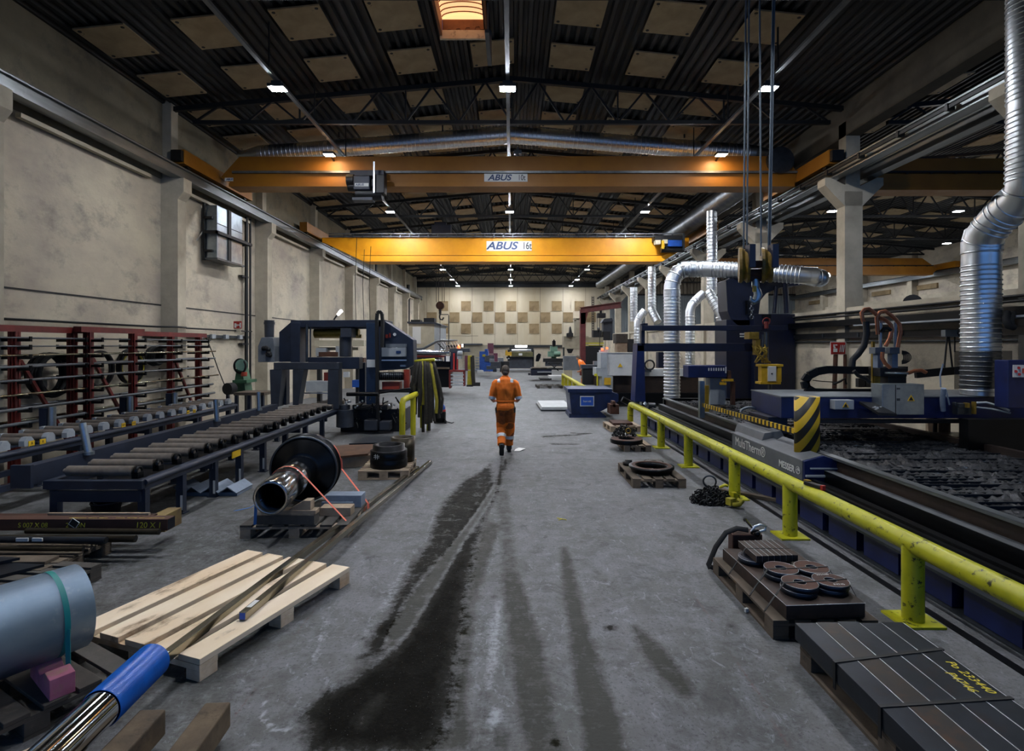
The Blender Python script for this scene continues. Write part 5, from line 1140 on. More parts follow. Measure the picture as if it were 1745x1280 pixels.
O('tool_panel',bx(MB(),1309,624,1323,650,Yq-.42,.1),M['signwhite'],t,.01); O('panel_mark',MB().cyl(P(1315.5,637,Yq-.43),P(1315.5,637,Yq-.41),.02,n=10),M['black'],t)
O('cross_wheel',MB().cyl(P(1306,560,Yq-.2),P(1306,548,Yq-.2),.05,n=10).torus(P(1306,548,Yq-.2),.09,.015,(0,1,.2),16,6),M['redpaint'],t); O('stub',bx(MB(),1311,655,1316,664,Yq-.35,.1),M['galvdark'],t)
t=thing('control_desk','dark blue slotted console on a pale pedestal behind the hazard striped bar','console',P(1205,700,12.6)); Yd=12.6
O('console',bx(MB(),1173,623,1239,644,Yd,.4),M['blue'],t,.015); sl_=MB()
for k in range(7): bx(sl_,1207+k*4.2,627,1209+k*4.2,632,Yd-.006,.01)
bx(sl_,1236,625,1238,636,Yd-.006,.01); O('slot_mark',sl_,M['chalkw'],t)
O('pedestal',bx(MB(),1210,644,1237,690,Yd+.1,.3),M['litegrey'],t,.01); O('arm',bx(bx(MB(),1232,646,1250,650,Yd-.05,.1),1229,652,1238,656,Yd-.05,.1),M['hazy'],t); O('tool_stand',bx(bx(MB(),1247,650,1253,690,Yd,.1),1240,632,1246,650,Yd,.1),M['rust'],t)
# ---------------------------------------------------------------- C-frame press
t=thing('press','tall dark blue C-frame press behind the cutting table with sawn jaws','press',P(1295,690,15.5)); Yp=15.5
b=MB(); b.prism(pxz([(1237,478),(1256,470),(1290,466),(1390,474),(1388,482),(1330,490),(1306,500),(1296,512),(1293,536),(1286,552),(1278,536),(1278,560),(1262,560),(1246,545),(1240,530)],Yp),'xz',Yp,Yp+.7); O('c_frame',b,M['deepblue'],t,.01)
O('body',bx(bx(MB(),1285,535,1355,690,Yp-.2,.9),1238,545,1290,690,Yp,.9),M['deepblue'],t,.01)
O('ram',bx(bx(MB(),1274,512,1281,535,Yp-.15,.2),1300,536,1314,543,Yp-.25,.1),M['blacksteel'],t); O('tie_rod',MB().cyl(P(1319,534,Yp),P(1323,488,Yp),.055,n=10).cyl(P(1340,534,Yp),P(1338,484,Yp),.075,n=10),M['deepblue'],t)
pt=MB(); 
mk=MB()
for k in range(6): bx(mk,1261+k*2.2,568,1262.5+k*2.2,570.5,Yp-.012,.012); bx(mk,1261+k*1.8,572.5,1262.3+k*1.8,574.5,Yp-.012,.012)
O('plate_mark',mk,M['chalkw'],t)
# ---------------------------------------------------------------- ducts on the right
def sduct(label,pts,r,m='galv',pitch=.085,rib=.012,n=24,band=None):
    t=thing('spiral_duct',label,'duct',pts[0]); O('pipe',duct(MB(),pts,r,n,pitch,rib),M[m],t)
    if band:
        for q,(c,d_) in enumerate(band): c=Vector(c); d_=Vector(d_).normalized(); O('coupling',MB().cyl(c-d_*.09,c+d_*.09,r+.012,n=n,caps=False),M[m],t)
    return t
Ya=16.4; p0=P(1145,690,Ya); 
sduct('silver spiral duct rising beside the portal and bending over the aisle to the press',[p0,P(1145,487,Ya),P(1148.5,474,Ya),P(1155,464,Ya),P(1168,458.5,Ya),P(1210,458.5,15.9),P(1290,463,15.2),P(1375,470,14.5),P(1396,474,14.6)],.235,'galv',.1,.016,28,[(P(1145,500,Ya),(0,0,1)),(P(1164,459.5,Ya),(1,0,.1)),(P(1180,458.5,16.2),(1,-.1,0)),(P(1384,471,14.5),(1,-.2,-.1))])
O('end_cap',MB().ball(P(1397,474,14.6),.24,(1,1,1),18,12),M['galv'],bpy.data.objects['spiral_duct'])
Yb=20.5
sduct('silver duct branch bending in from the white machine and rising on the column',[P(1176,690,Yb),P(1176,530,Yb),P(1179,520,Yb),P(1192,506,Yb),P(1199,500,Yb)],.17,'galv',.12,.014,18)
sduct('silver vertical duct on the column with a slanting branch below',[P(1213,502,18.6),P(1213,360,18.6)],.17,'galv',.12,.014,18)
sduct('slanting silver branch duct running down toward the press',[P(1207,497,18.4),P(1228,535,18.0),P(1230,553,18.0)],.16,'galv',.12,.014,18)
sduct('thin silver duct by the jib crane bending toward a column',[P(1087,596,28),P(1087,548,28),P(1092,538,28),P(1099,530,28)],.2,'galv',.15,.016,16)
sduct('slanting silver branch duct beyond the portal post',[P(1109,526,26),P(1121,549,25.5)],.19,'galv',.15,.016,16)
sduct('silver vertical duct on the far forked column above the slanting branch',[P(1111,530,26.5),P(1111,455,26.5)],.19,'galv',.15,.016,16)
sduct('silver vertical duct on the farthest visible forked column',[P(1080,548,30),P(1080,490,30)],.2,'galv',.15,.016,16)
Yr=8.5
sduct('large silver duct with elbows rising before the partition wall beside the gantry',[P(1670,673,Yr),P(1672,440,Yr),P(1673,418,Yr),P(1680,398,8.4),P(1698,376,8.25),P(1726,352,8.0),P(1743,336,7.8),P(1752,316,7.7),P(1754,180,7.7),P(1754,-40,7.7)],.25,'galv',.075,.013,36,[(P(1673,420,Yr),(0,0,1)),(P(1676,405,Yr),(.3,0,1)),(P(1728,347,7.92),(.6,-.2,.6))])
t=thing('duct_collar','low dark tank around the foot of the large silver duct','tank',P(1680,720,8.4)); O('tank',bx(MB(),1600,745,1700,800,8.6,.5),M['blacksteel'],t)
o=O('welding_screen',bx(MB(),1627,598,1725,663,8.05,.01),M['curtain']); tag(o,'dark see-through welding screen in front of the large silver duct','screen')
# pipes and trays on the partition wall
o=O('wall_pipe',MB().cyl((8.0,3,2.98),(8.0,17,2.98),.022,n=8),M['cable']); tag(o,'thin upper pipe along the top of the partition wall','pipe')
o=O('wall_pipe',MB().cyl((8.02,3,2.9),(8.02,17,2.9),.022,n=8),M['cable']); tag(o,'thin lower pipe just below another along the partition wall','pipe')
o=thing('cable_duct','wide dark cable duct mounted along the partition wall','cable tray',(7.95,10,2.75)); O('duct',MB().box(7.85,3,2.66,8.1,16.5,2.8),M['blacksteel'],o); O('shelf',MB().box(7.6,3,2.62,8.1,12.0,2.65),M['litegrey'],o)
o=thing('cable_tray','lower dark socket tray along the partition wall','cable tray',(8.0,10,2.42)); O('tray',MB().box(8.0,3,2.36,8.11,17,2.5),M['black'],o)
sk_=MB()
for k in range(9): sk_.box(7.98,4+1.4*k,2.39,8.0,4.06+1.4*k,2.48)
O('divider',sk_,M['galvdark'],o); O('pipe',MB().cyl((8.05,3,2.28),(8.05,17,2.28),.02,n=8),M['galvdark'],o)
o=thing('switch_box','grey switch box with two hanging straps on the partition tray','switch box',P(1623,569,9.7)); O('box',bx(MB(),1611,562,1640,574,9.65,.1),M['litegrey'],o,.006); O('strap',MB().cyl(P(1614,574,9.66),P(1608,640,9.6),.015).cyl(P(1617,574,9.66),P(1623,628,9.6),.015).cyl(P(1627,574,9.7),P(1627,600,9.7),.012),M['cable'],o)
o=thing('hose_bracket','black hoses looped over the cable duct beside the large silver duct','hose',P(1722,550,8.1)); O('loop',MB().tube([P(1716,533,8.2),P(1714,545,8.1),P(1719,556,8.1),P(1728,558,8.1)],.05,8).tube([P(1728,534,8.2),P(1723,545,8.1),P(1724,555,8.1)],.04,8),M['rubber'],o)
s,w_,h_=firesign('red fire alarm sign with white border on the first forked column',1416.5,583.5,1440.5,603.5,12.75)
O('border',bx(MB(),1415.5,582.5,1441.5,604.5,12.775,.02),M['signwhite'],s)
pc=MB(); Ys=12.735; bx(pc,1420.5,587,1423,591.5,Ys,.012); bx(pc,1424,587,1427,589,Ys,.012); bx(pc,1420.5,594,1427,600,Ys,.012); bx(pc,1421,591.5,1424,593.5,Ys,.012); O('pictogram',pc,M['signwhite'],s); pc=MB()
for x in (1431,1434,1437): pc.beam(P(x,600,Ys),P(x+2,588,Ys),.012,.01,up=(0,1,0))
O('flame',pc,M['signwhite'],s)
o=O('pipe_stand',MB().cyl(P(1421,690,12.8),P(1424,604,12.8),.05,n=10).cyl(P(1440,690,12.8),P(1440,604,12.8),.04,n=8),M['rust']); tag(o,'brown pipes running down below the red fire alarm sign','pipe')
o=O('floodlight',MB().ball(P(1408,470,24),.16),M['lampfar']); tag(o,'bright floodlight glowing behind the bent end of the silver duct','lamp')
for k,(x,y) in enumerate(((1352,505),(1371,500),(1290,480),(1232,470))):
    pass
# ---------------------------------------------------------------- strapped plates in the front corner
pallet('dark pallet under the five strapped steel bars',(1.99,2.0),0,.74,1.72,5,'y',M['oldwood'],M['midwood'],.144,.022,.12)
bw=.152
for k in range(5):
    x0=1.975+k*bw
    t=thing('flat_bar','thick dark steel bar strapped on the pallet, %s of five from the aisle'%ORD[k],'steel bar',(x0,2.6,.15),group='strapped steel bars')
    b=MB().box(x0+.001,1.6,.146,x0+bw-.003,3.76+.01*((k*7)%3),.262); O('bar',b,M['mill'] if k!=1 else M['millrust'] if 'millrust' in M else mat('millrust','#40352e','#2a2a2d',4,.45,metal=.5,c3='#6b4022',sc3=3,lo3=.5,hi3=.7),t,.004)
    O('edge_shine',MB().cyl((x0+bw-.004,1.6,.261),(x0+bw-.004,3.755,.261),.0022,n=6),M['edge'],t)
    if k==4: chtxt=t
text('chalk_text','Po 233440',.07,frame((2.675,3.15,.2632),(0,-1,.0),(1,0,0)),M['chalky'],chtxt,.0003,1.0,.2); text('chalk_text','P4746',.07,frame((2.585,3.1,.2632),(0,-1,0),(1,0,0)),M['chalky'],chtxt,.0003,1.05,.2)
for k,(y,y2) in enumerate(((3.29,3.43),(2.885,2.955))):
    b=MB().box(1.968,y-.012,.1,1.974,y+.012,.266).beam((1.968,y,.2655),(2.745,y2,.2655),.024,.004).box(2.738,y2-.012,.1,2.744,y2+.012,.266); o=O('steel_strap',b,M['strapblack']); tag(o,'black steel strap across the five bars, %s from the plate pallet'%ORD[k],'strap','straps across the five bars')
# ---------------------------------------------------------------- pallet with plate, rings and strips
pallet('brown pallet under the thick plate with ring discs',(1.95,4.02),0,.79,1.2,5,'y',M['midwood'],M['midwood'],.144,.022,.12)
t=thing('steel_plate','thick dark steel plate on the brown pallet carrying rings and strips','steel plate',(2.35,4.6,.15))
O('plate',MB().prism([(2.05,4.02),(2.665,4.06),(2.67,5.1),(2.02,5.16)],'xy',.146,.255),M['millb'],t,.004)
O('edge_shine',MB().cyl((2.05,4.02,.254),(2.02,5.16,.254),.0025,n=6).cyl((2.05,4.02,.254),(2.665,4.06,.254),.0025,n=6),M['edge'],t)
g4=[(2.255,4.5),(2.515,4.52),(2.262,4.235),(2.525,4.275)]
pos=['back row, aisle side','back row, guard rail side','front row, aisle side','front row, guard rail side']
for k,(x,y) in enumerate(g4):
    for lv in range(2):
        t=thing('ring_disc','%s rusty steel ring disc on the plate, %s'%(('lower','upper')[lv],pos[k]),'ring disc',(x,y,.256+lv*.042),group='ring discs on the plate')
        z=.256+lv*.042; R1=.132; j=R.uniform(-.004,.004)
        O('disc',MB().lathe([(.045,0),(R1,0),(R1,.04),(.045,.04)],(x+j,y-j,z),n=40,closed=True,sm=True),[M['millblue']],t)
        O('top_face',MB().ringp((x+j,y-j,z+.0401),R1-.004,.048,.0012,n=40),M['rust'],t)
        O('edge_shine',MB().torus((x+j,y-j,z+.0395),R1-.001,.0022,n=40,m=6).torus((x+j,y-j,z+.0398),.046,.0018,n=24,m=6),M['edge'],t)
        if lv and k==3: text('chalk_text','233440',.035,frame((x-.01,y+.09,z+.0425),(1,.05,0),(0,1,0)),M['chalkw'],t,.0003); text('chalk_text','P4745',.035,frame((x+.02,y-.09,z+.0425),(1,.05,0),(0,1,0)),M['chalkw'],t,.0003)
for k,(x,y) in enumerate(((2.17,4.83),(2.38,4.86))):
    t=thing('ring_disc','flat steel disc under the bundled strips, %s the aisle'%('closest to','away from')[k],'ring disc',(x,y,.256)); O('disc',MB().lathe([(.045,0),(.13,0),(.13,.045),(.045,.045)],(x,y,.256),n=36,closed=True),M['millblue'],t); O('edge_shine',MB().torus((x,y,.3),.129,.0022,n=36,m=6),M['edge'],t)
for k in range(7):
    w=.054; x0=2.13+k*w
    t=thing('steel_strip','short thick steel strip in the strapped bundle, %s of seven from the aisle'%ORD[k],'steel strip',(x0,4.9,.302),group='strips in the strapped bundle')
    O('strip',MB().prism([(x0,4.69+.004*k),(x0+w-.002,4.69+.004*k),(x0+w-.004,5.06+.004*k),(x0-.002,5.06+.004*k)],'xy',.3025,.362),M['millb'],t,.002)
    O('edge_shine',MB().cyl((x0,4.69+.004*k,.362),(x0-.002,5.06+.004*k,.362),.0022,n=6).cyl((x0,4.689+.004*k,.31),(x0,4.689+.004*k,.362),.0015,n=6),M['edge'],t)
o=O('steel_strap',MB().box(2.12,4.86,.363,2.52,4.868,.366),M['strapblack']); tag(o,'thin black strap around the bundle of short steel strips','strap')
def wire(label,pts):
    o=O('steel_strap',strap(MB(),pts,.014),M['strapblack']); tag(o,label,'strap')
wire('black strap over the two back row ring stacks',[(1.955,4.42,.1),(1.955,4.42,.15),(2.125,4.47,.342),(2.39,4.49,.342),(2.65,4.52,.342),(2.76,4.5,.15)])
wire('black strap over the two front row ring stacks',[(1.955,4.16,.1),(1.955,4.16,.15),(2.13,4.21,.342),(2.4,4.24,.342),(2.66,4.28,.342),(2.75,4.24,.15)])
wire('black strap from the strip bundle down to the pallet edge',[(2.12,4.88,.36),(1.955,4.84,.145),(1.955,4.84,.1)])
# rusty block with shackle and sling behind
t=thing('lifting_block','rusty steel block behind the strips topped by a shackle','steel block',(2.25,5.28,0))
O('block',MB().prism([(2.13,5.2),(2.42,5.2),(2.47,5.36),(2.16,5.38)],'xy',0.0,.37),M['rust'],t,.01)
s=thing('shackle','bright steel shackle with pin standing on the rusty block','shackle',(2.38,5.28,.38))
O('bow',MB().tube([(2.33,5.24,.385),(2.36,5.24,.43),(2.42,5.25,.45),(2.48,5.26,.43),(2.48,5.27,.39),(2.43,5.27,.375),(2.38,5.26,.375)],.012,8),M['galv'],s); O('pin',MB().cyl((2.27,5.24,.5),(2.36,5.25,.40),.012,n=8).cyl((2.265,5.24,.505),(2.275,5.24,.49),.018,n=8),M['chrome'],s); O('eye',MB().ball((2.37,5.2,.375),.03).torus((2.36,5.22,.375),.035,.012,(0,1,.4),14,6),M['blacksteel'],s)
o=O('lifting_sling',MB().tube([(2.3,5.24,.4),(2.2,5.26,.41),(2.1,5.28,.36),(2.0,5.28,.22),(1.92,5.26,.05),(1.93,5.24,.03)],.028,8,flat=.5).tube([(1.92,5.27,.04),(1.97,5.24,.03),(2.08,5.2,.03)],.025,8,flat=.5),M['rubber']); tag(o,'black webbing sling drooping from the shackle to the floor','sling')
o=O('plastic_scrap',MB().obox((1.93,4.43,.02),(.03,.02,.03),.4),M['signwhite']); tag(o,'tiny white plastic scrap on the floor by the brown pallet','scrap')
# ---------------------------------------------------------------- chains on the floor
def chainpile(label,cx,cy,rx,ry,h,n,seed,z0=0):
    q=random.Random(seed); t=thing('chain_pile',label,'chain',(cx,cy,z0)); mb=MB()
    for k in range(n):
        a=q.random()*2*PI; r=math.sqrt(q.random()); x,y=cx+rx*r*math.cos(a),cy+ry*r*math.sin(a); z=z0+.02+h*(1-r*r)*(.35+.65*q.random())
        ax=Vector((q.uniform(-1,1),q.uniform(-1,1),q.uniform(-1,1))).normalized(); u=ax.orthogonal().normalized(); v=ax.cross(u)
        mb.tube([Vector((x,y,z))+u*math.cos(w)*.036+v*math.sin(w)*.022 for w in [2*PI*i/10 for i in range(10)]],.0085,6,closed=True)
    o=O('links',mb,M['blacksteel'],t); o['kind']='stuff'; return t
t=chainpile('heap of black lifting chain with yellow hooks by a yellow post',2.80,7.55,.30,.2,.2,200,3)
O('ring',MB().torus((2.8,7.62,.27),.085,.013,(.3,1,.2),20,8),M['galvdark'],t)
O('hook',MB().tube([(2.98,7.25,.05),(3.05,7.2,.07),(3.1,7.25,.09),(3.09,7.33,.09)],.03,8).obox((2.97,7.3,.08),(.1,.09,.09),.4),M['slingy'],t); O('hook',MB().tube([(2.9,7.5,.22),(2.95,7.46,.26),(3.0,7.5,.24)],.02,8).obox((3.06,7.42,.1),(.06,.08,.14),.2),M['yellowp'],t)
o=O('timber_offcut',MB().beam((2.98,8.2,.03),(3.75,7.5,.03),.09,.05),M['midwood'],bev=.004); tag(o,'weathered plank lying under the yellow rail behind the chain heap','timber')
# ---------------------------------------------------------------- pallets along the guard rail
pallet('brown pallet with one large flanged ring between rail and aisle',(1.86,8.27),0,.82,1.15,5,'y',M['midwood'],M['midwood'],.144,.022,.125)
t=thing('steel_ring','wide low flanged steel ring with rusty inner ledge on a pallet','ring',(2.24,8.72,.145))
O('ring',MB().lathe([(.25,0),(.31,0),(.33,.03),(.34,.06),(.36,.07),(.36,.1),(.32,.105),(.25,.09)],(2.27,8.75,.145),n=48,closed=True),M['blacksteel'],t); O('inner_ledge',MB().ringp((2.27,8.75,.238),.315,.262,.012,n=44),M['rust'],t)
t=thing('hub','small black hub disc on the corner of the brown ring pallet','hub',(1.98,9.25,.145)); O('disc',MB().lathe([(0,0),(.1,0),(.1,.05),(.06,.06),(.06,.09),(0,.09)],(2.0,9.22,.145),n=24),M['blacksteel'],t)
t=thing('gear_wheel','flat rusty toothed gear behind the low flanged ring','gear',(2.45,9.2,.145)); g=MB().ringp((2.43,9.22,.145),.14,.05,.07,n=30)
for k in range(20): a=2*PI*k/20; g.obox((2.43+.15*math.cos(a),9.22+.15*math.sin(a),.18),(.03,.025,.07),a)
O('gear',g,M['gunbrown'],t)
pallet('small pale pallet holding a rusty ring beside the yellow rail',(2.32,11.1),.0,.56,.8,4,'y',M['palewood'],M['palewood'],.13,.022,.11)
t=thing('steel_ring','rusty topped steel ring overhanging the small pale pallet','ring',(2.47,11.4,.13)); O('ring',MB().lathe([(.17,0),(.33,0),(.34,.02),(.34,.08),(.33,.09),(.17,.09)],(2.43,11.42,.131),n=40,closed=True),M['blacksteel'],t); O('top_face',MB().ringp((2.43,11.42,.221),.325,.175,.002,n=40),M['rust'],t)
t=chainpile('tangle of black chain and wire lying on the rusty topped ring',2.45,11.75,.25,.22,.26,110,9,.2); O('shackle',MB().torus((2.5,11.55,.36),.05,.014,(.3,1,0),16,6),M['brass'],t)
pallet('grey weathered pallet behind the end of the yellow rail',(2.5,13.6),.05,.8,.9,5,'y',M['palewood'],M['palewood'],.144,.022,.12)
o=O('steel_plate',MB().box(2.6,13.8,.145,3.1,14.4,.2),M['rust']); tag(o,'rusty plate on the grey pallet behind the yellow rail end','steel plate')

o=O('floor_strip',MB().box(3.40,1.5,0,3.47,14.5,.006),M['blacksteel']); tag(o,'dark steel strip in the floor between yellow posts and the blue table base','floor strip')
a=F(958,885); o=O('straw_scrap',MB().cyl((a[0]-.06,a[1]+.03,.006),(a[0]+.05,a[1]-.04,.006),.005,n=6).cyl((a[0]-.05,a[1]-.05,.006),(a[0]+.0,a[1],.006),.004,n=6),M['chalky']); tag(o,'tiny yellow straw lying alone on the aisle floor','scrap')
from mathutils import noise as mnoise
def remeshed(name,mb,vox,smooth=4):
    me=bpy.data.meshes.new(name); me.from_pydata(mb.v,[],mb.f); o=bpy.data.objects.new('temp_shape',me); COL.objects.link(o)
    import bmesh
    bm=bmesh.new(); bm.from_mesh(me); bmesh.ops.remove_doubles(bm,verts=bm.verts,dist=1e-5); bmesh.ops.recalc_face_normals(bm,faces=bm.faces); bm.to_mesh(me); bm.free()
    r=o.modifiers.new('r','REMESH'); r.mode='VOXEL'; r.voxel_size=vox
    s=o.modifiers.new('s','SMOOTH'); s.iterations=smooth; s.factor=.5
    bpy.context.view_layer.update(); dg=bpy.context.evaluated_depsgraph_get(); out=bpy.data.meshes.new_from_object(o.evaluated_get(dg)); out.name=name
    bpy.data.objects.remove(o); bpy.data.meshes.remove(me)
    for p in out.polygons: p.use_smooth=True
    return out
def loft(mb,secs,n=20):
    vs=[]
    for c,rx,ry in secs:
        for i in range(n):
            t=2*PI*i/n; vs.append((c[0]+rx*math.cos(t),c[1]+ry*math.sin(t),c[2]))
    K=len(secs); f=[(k*n+i,k*n+(i+1)%n,(k+1)*n+(i+1)%n,(k+1)*n+i) for k in range(K-1) for i in range(n)]
    f+= [tuple(range(n-1,-1,-1)),tuple(range((K-1)*n,K*n))]
    return mb.add(vs,f,0,True)
def fine(pts,rs,k=5):
    P_=[Vector(p) for p in pts]; o=[];r=[]
    for i in range(len(P_)-1):
        for j in range(k):
            t=j/k; o.append(P_[i].lerp(P_[i+1],t)); r.append(rs[i]+(rs[i+1]-rs[i])*t)
    return o+[P_[-1]],r+[rs[-1]]
def person(label,loc,rz,pose,cloth,dirty,vox=1.0):
    t=thing('person',label,'person',loc,rz,world=False)
    B=Matrix.Rotation(0,4,'X'); lean=pose['lean']; piv=Vector((0,0,.98))
    Lm=Matrix.Translation(piv)@Matrix.Rotation(-lean,4,'X')@Matrix.Translation(-piv)
    U=lambda p: tuple(Lm@Vector(p))
    def up(mb): mb.v=[U(v) for v in mb.v]; return mb
    def trunk(d):
        mb=MB(); y=lambda z:0.0
        return loft(mb,[((0,-.005,.84),.15+d,.115+d),((0,-.012,.9),.182+d,.135+d),((0,-.008,.97),.18+d,.128+d),((0,0,1.03),.162+d,.112+d),((0,.0,1.06),.165+d*1.6,.114+d*1.6),((0,.0,1.16),.178+d*1.4,.125+d),((0,-.005,1.3),.195+d,.13+d),((0,-.01,1.41),.2+d,.115+d),((0,-.005,1.49),.165+d,.095+d),((0,.01,1.535),.09+d,.075+d),((0,.02,1.56),.062+d,.062+d)])
    def arms(d,part):
        mb=MB()
        for s in (-1,1):
            pts=[(s*.15,0,1.46),(s*.205,-.005,1.4),(s*.25,-.03,1.25),(s*.278,-.035,1.1)]; rs=[.058,.064,.056,.048]
            if part=='sleeve': 
                q,r=fine(pts,[x+d for x in rs]); mb.tube(q,r,14)
            else:
                pts+= [(s*.24,.1,1.06),(s*.17,.21,1.07)]; rs+=[.046,.032]; q,r=fine(pts,[x+d for x in rs]); mb.tube(q,r,14)
                h=Vector((s*.15,.25,1.075)); f=Vector((-s*.45,.85,.05)).normalized(); w=Vector((0,0,1)); sd=f.cross(w).normalized()
                mb.tube([Vector((s*.17,.21,1.07)),h,h+f*.06],[.026,.032,.03],10,flat=1.0)
                for k,(off,ln) in enumerate(((.027,.07),(.009,.08),(-.009,.076),(-.026,.06))):
                    a=h+f*.05+w*off; mb.tube([a,a+f*ln*.5-sd*s*.008,a+f*ln*.8-sd*s*.03],[.0105,.0095,.008],7)
                a=h+w*.02; mb.tube([a,a+w*.035+f*.025,a+w*.04+f*.055],[.013,.011,.009],7)
        return mb
    def legs(d):
        mb=MB()
        for s,l in ((-1,pose['left']),(1,pose['right'])):
            q,r=fine([(s*.095,-.005,.93)]+[tuple(p) for p in l],[.1+d,.072+d*1.15,.056+d*1.3]); mb.tube(q,r,16)
            m0=Vector(l[0]); mb.ball(tuple(m0),.07+d)
        return mb
    body=trunk(-.012); head=MB()
    head.ball((0,.035,1.665),.078,(.98,1.18,1.38),20,14); head.ball((0,.075,1.61),.052,(.95,.95,.8),14,10); head.tube([(0,.0,1.5),(0,.02,1.6)],[.062,.056],14)
    head.tube([(0,.125,1.675),(0,.142,1.645),(0,.125,1.638)],[.01,.016,.012],8)
    for s in (-1,1): head.ball((s*.078,.03,1.66),.03,(.35,.65,1.0),10,8); head.ball((s*.028,.108,1.628+.0),.02,(1.2,.6,.5),8,6)
    b=MB()
    for m_ in (body,head,arms(-.012,'skin')): up(m_); b.add(m_.v,m_.f)
    lg=legs(-.012); b.add(lg.v,lg.f)
    me=remeshed('body',b,.009*vox,3); me.materials.append(M['skin']); bo=bpy.data.objects.new('body',me); link(bo,t)
    fc=MB()
    for s in (-1,1): fc.ball(U((s*.03,.118,1.685)),.012)
    O('eye',fc,M['signwhite'],t)
    fc=MB()
    for s in (-1,1): fc.ball(U((s*.03,.128,1.685)),.0055)
    O('pupil',fc,M['black'],t); O('mouth',up(MB().tube([(-.022,.121,1.612),(0,.127,1.61),(.022,.121,1.612)],.005,6)),M['jibred'],t)
    # coverall
    c=MB(); tr=up(trunk(.012)); c.add(tr.v,tr.f); ar=up(arms(.014,'sleeve')); c.add(ar.v,ar.f); lg=legs(.02); c.add(lg.v,lg.f); cl=up(MB().tube([(0,.012,1.5),(0,.02,1.575)],[.085,.075],16)); c.add(cl.v,cl.f)
    me=remeshed('coverall',c,.013*vox,4)
    for v in me.vertices:
        p=v.co; w=mnoise.noise(Vector((p.x*9,p.y*9,p.z*5)))*.012+mnoise.noise(Vector((p.x*22+5,p.y*22,p.z*11)))*.006
        v.co=p+v.normal*w
    for m_ in (cloth,dirty,M['reflective'],M['black']): me.materials.append(m_)
    Li=Lm.inverted()
    for f in me.polygons:
        p=f.center; q=Li@p if p.z>.95 else p; mi=0
        nz=mnoise.noise(Vector((p.x*6,p.y*6,p.z*5)))
        if q.z<.9+nz*.05 and q.z>.62+nz*.12: mi=1
        elif q.z<=.62 and nz>.12 and q.x>-.0: mi=1
        if .105<abs(q.x)<.165 and 1.435<q.z<1.51 and f.normal.y<.2: mi=2
        if q.z<.955 and q.z>.82 and abs(q.x)>.172 : mi=3
        f.material_index=mi
    co=bpy.data.objects.new('coverall',me); link(co,t)
    bd=MB()
    for s in (-1,1):
        q,r=fine([U((s*.270,-.034,1.15)),U((s*.279,-.035,1.095))],[.071,.067],3); O('reflective_band',MB().tube(q,r,18),M['reflective'],t)
    for l in (pose['left'],pose['right']):
        k,a=Vector(l[0]),Vector(l[1]); u=a-k; O('reflective_band',MB().tube([k+u*.42,k+u*.5,k+u*.6],[.098,.097,.095],18),M['reflective'],t)
    O('belt',up(MB().lathe([(.0,0)],n=3)) if False else up(loft(MB(),[((0,0,1.035),.184,.134),((0,0,1.05),.187,.137),((0,0,1.065),.184,.134)],28)),cloth,t)
    # hair and boots
    h=MB(); h.ball((0,.022,1.69),.084,(1.0,1.14,1.28),20,14); h.ball((0,-.03,1.635),.06,(1.05,.75,1.0),14,10)
    h.v=[(x,y,z) if not (y>.06 and z<1.73) else (x,.06,z) for x,y,z in h.v]
    h.v=[(x+mnoise.noise(Vector((x*60,y*60,z*60)))*.006,y+mnoise.noise(Vector((x*60+9,y*60,z*60)))*.006,z) for x,y,z in h.v]; O('hair',up(h),M['hair'],t)
    for (a,toe,upv) in pose['boots']:
        a,toe,upv=Vector(a),Vector(toe),Vector(upv).normalized(); f=(toe-a).normalized(); m_=MB()
        q,r=fine([a-f*.07+upv*.0,a+f*.02,a+f*.12,toe],[.044,.047,.05,.036]); m_.tube(q,r,14,flat=1.0); m_.tube([a,a+upv*.14],[.058,.062],14)
        me=remeshed('boot',m_,.012*vox,2); me.materials.append(M['boot']); bo=bpy.data.objects.new('boot',me); link(bo,t)
        so=MB(); sd=f.cross(upv).normalized(); dn=-upv*.042
        pr=[]
        for i in range(22):
            w=2*PI*i/22; x=math.cos(w); y=math.sin(w); ctr=a+f*.055; pr.append(ctr+f*(x*.145)+sd*(y*(.046+.008*x))+dn)
        n=len(pr); so.add(pr+[p-upv*.018 for p in pr],[tuple(range(n)),tuple(range(2*n-1,n-1,-1))]+[(i,(i+1)%n,n+(i+1)%n,n+i) for i in range(n)]); O('sole',so,M['black'],t)
    return t
person('worker in orange coverall with white reflective bands walking away along the aisle',(-.13,10.98,0),0,
 dict(lean=.10,left=[(-.085,.06,.5),(-.072,-.2,.2)],right=[(.09,.06,.5),(.075,.1,.14)],
  boots=[((-.07,-.235,.17),(-.07,-.195,.01),(0,-.75,.66)) if False else ((-.07,-.245,.165),(-.07,-.205,.03),(.0,.93,.37)),((.075,.1,.062),(.075,.24,.05),(0,0,1))]),M['hivis'],M['hivisdirty'])
o=O('paper_scrap',MB().add([(.05,11.15,.004),(.16,11.1,.012),(.25,11.25,.02),(.3,11.42,.006),(.15,11.45,.02),(.08,11.35,.008)],[(0,1,4,5),(1,2,3,4)]),M['signwhite'],fixn=False); o.modifiers.new('s','SOLIDIFY').thickness=.002; tag(o,'crumpled white paper on the floor beside the walking worker','paper')
person('worker in orange bending over a machine beyond the yellow barrier',(3.42,25.2,0),1.1,
 dict(lean=.45,left=[(-.1,.05,.5),(-.1,.02,.14)],right=[(.1,.08,.5),(.1,.08,.14)],boots=[((-.1,.02,.062),(-.1,.17,.05),(0,0,1)),((.1,.08,.062),(.1,.22,.05),(0,0,1))]),M['hivis'],M['hivisdirty'],1.8)
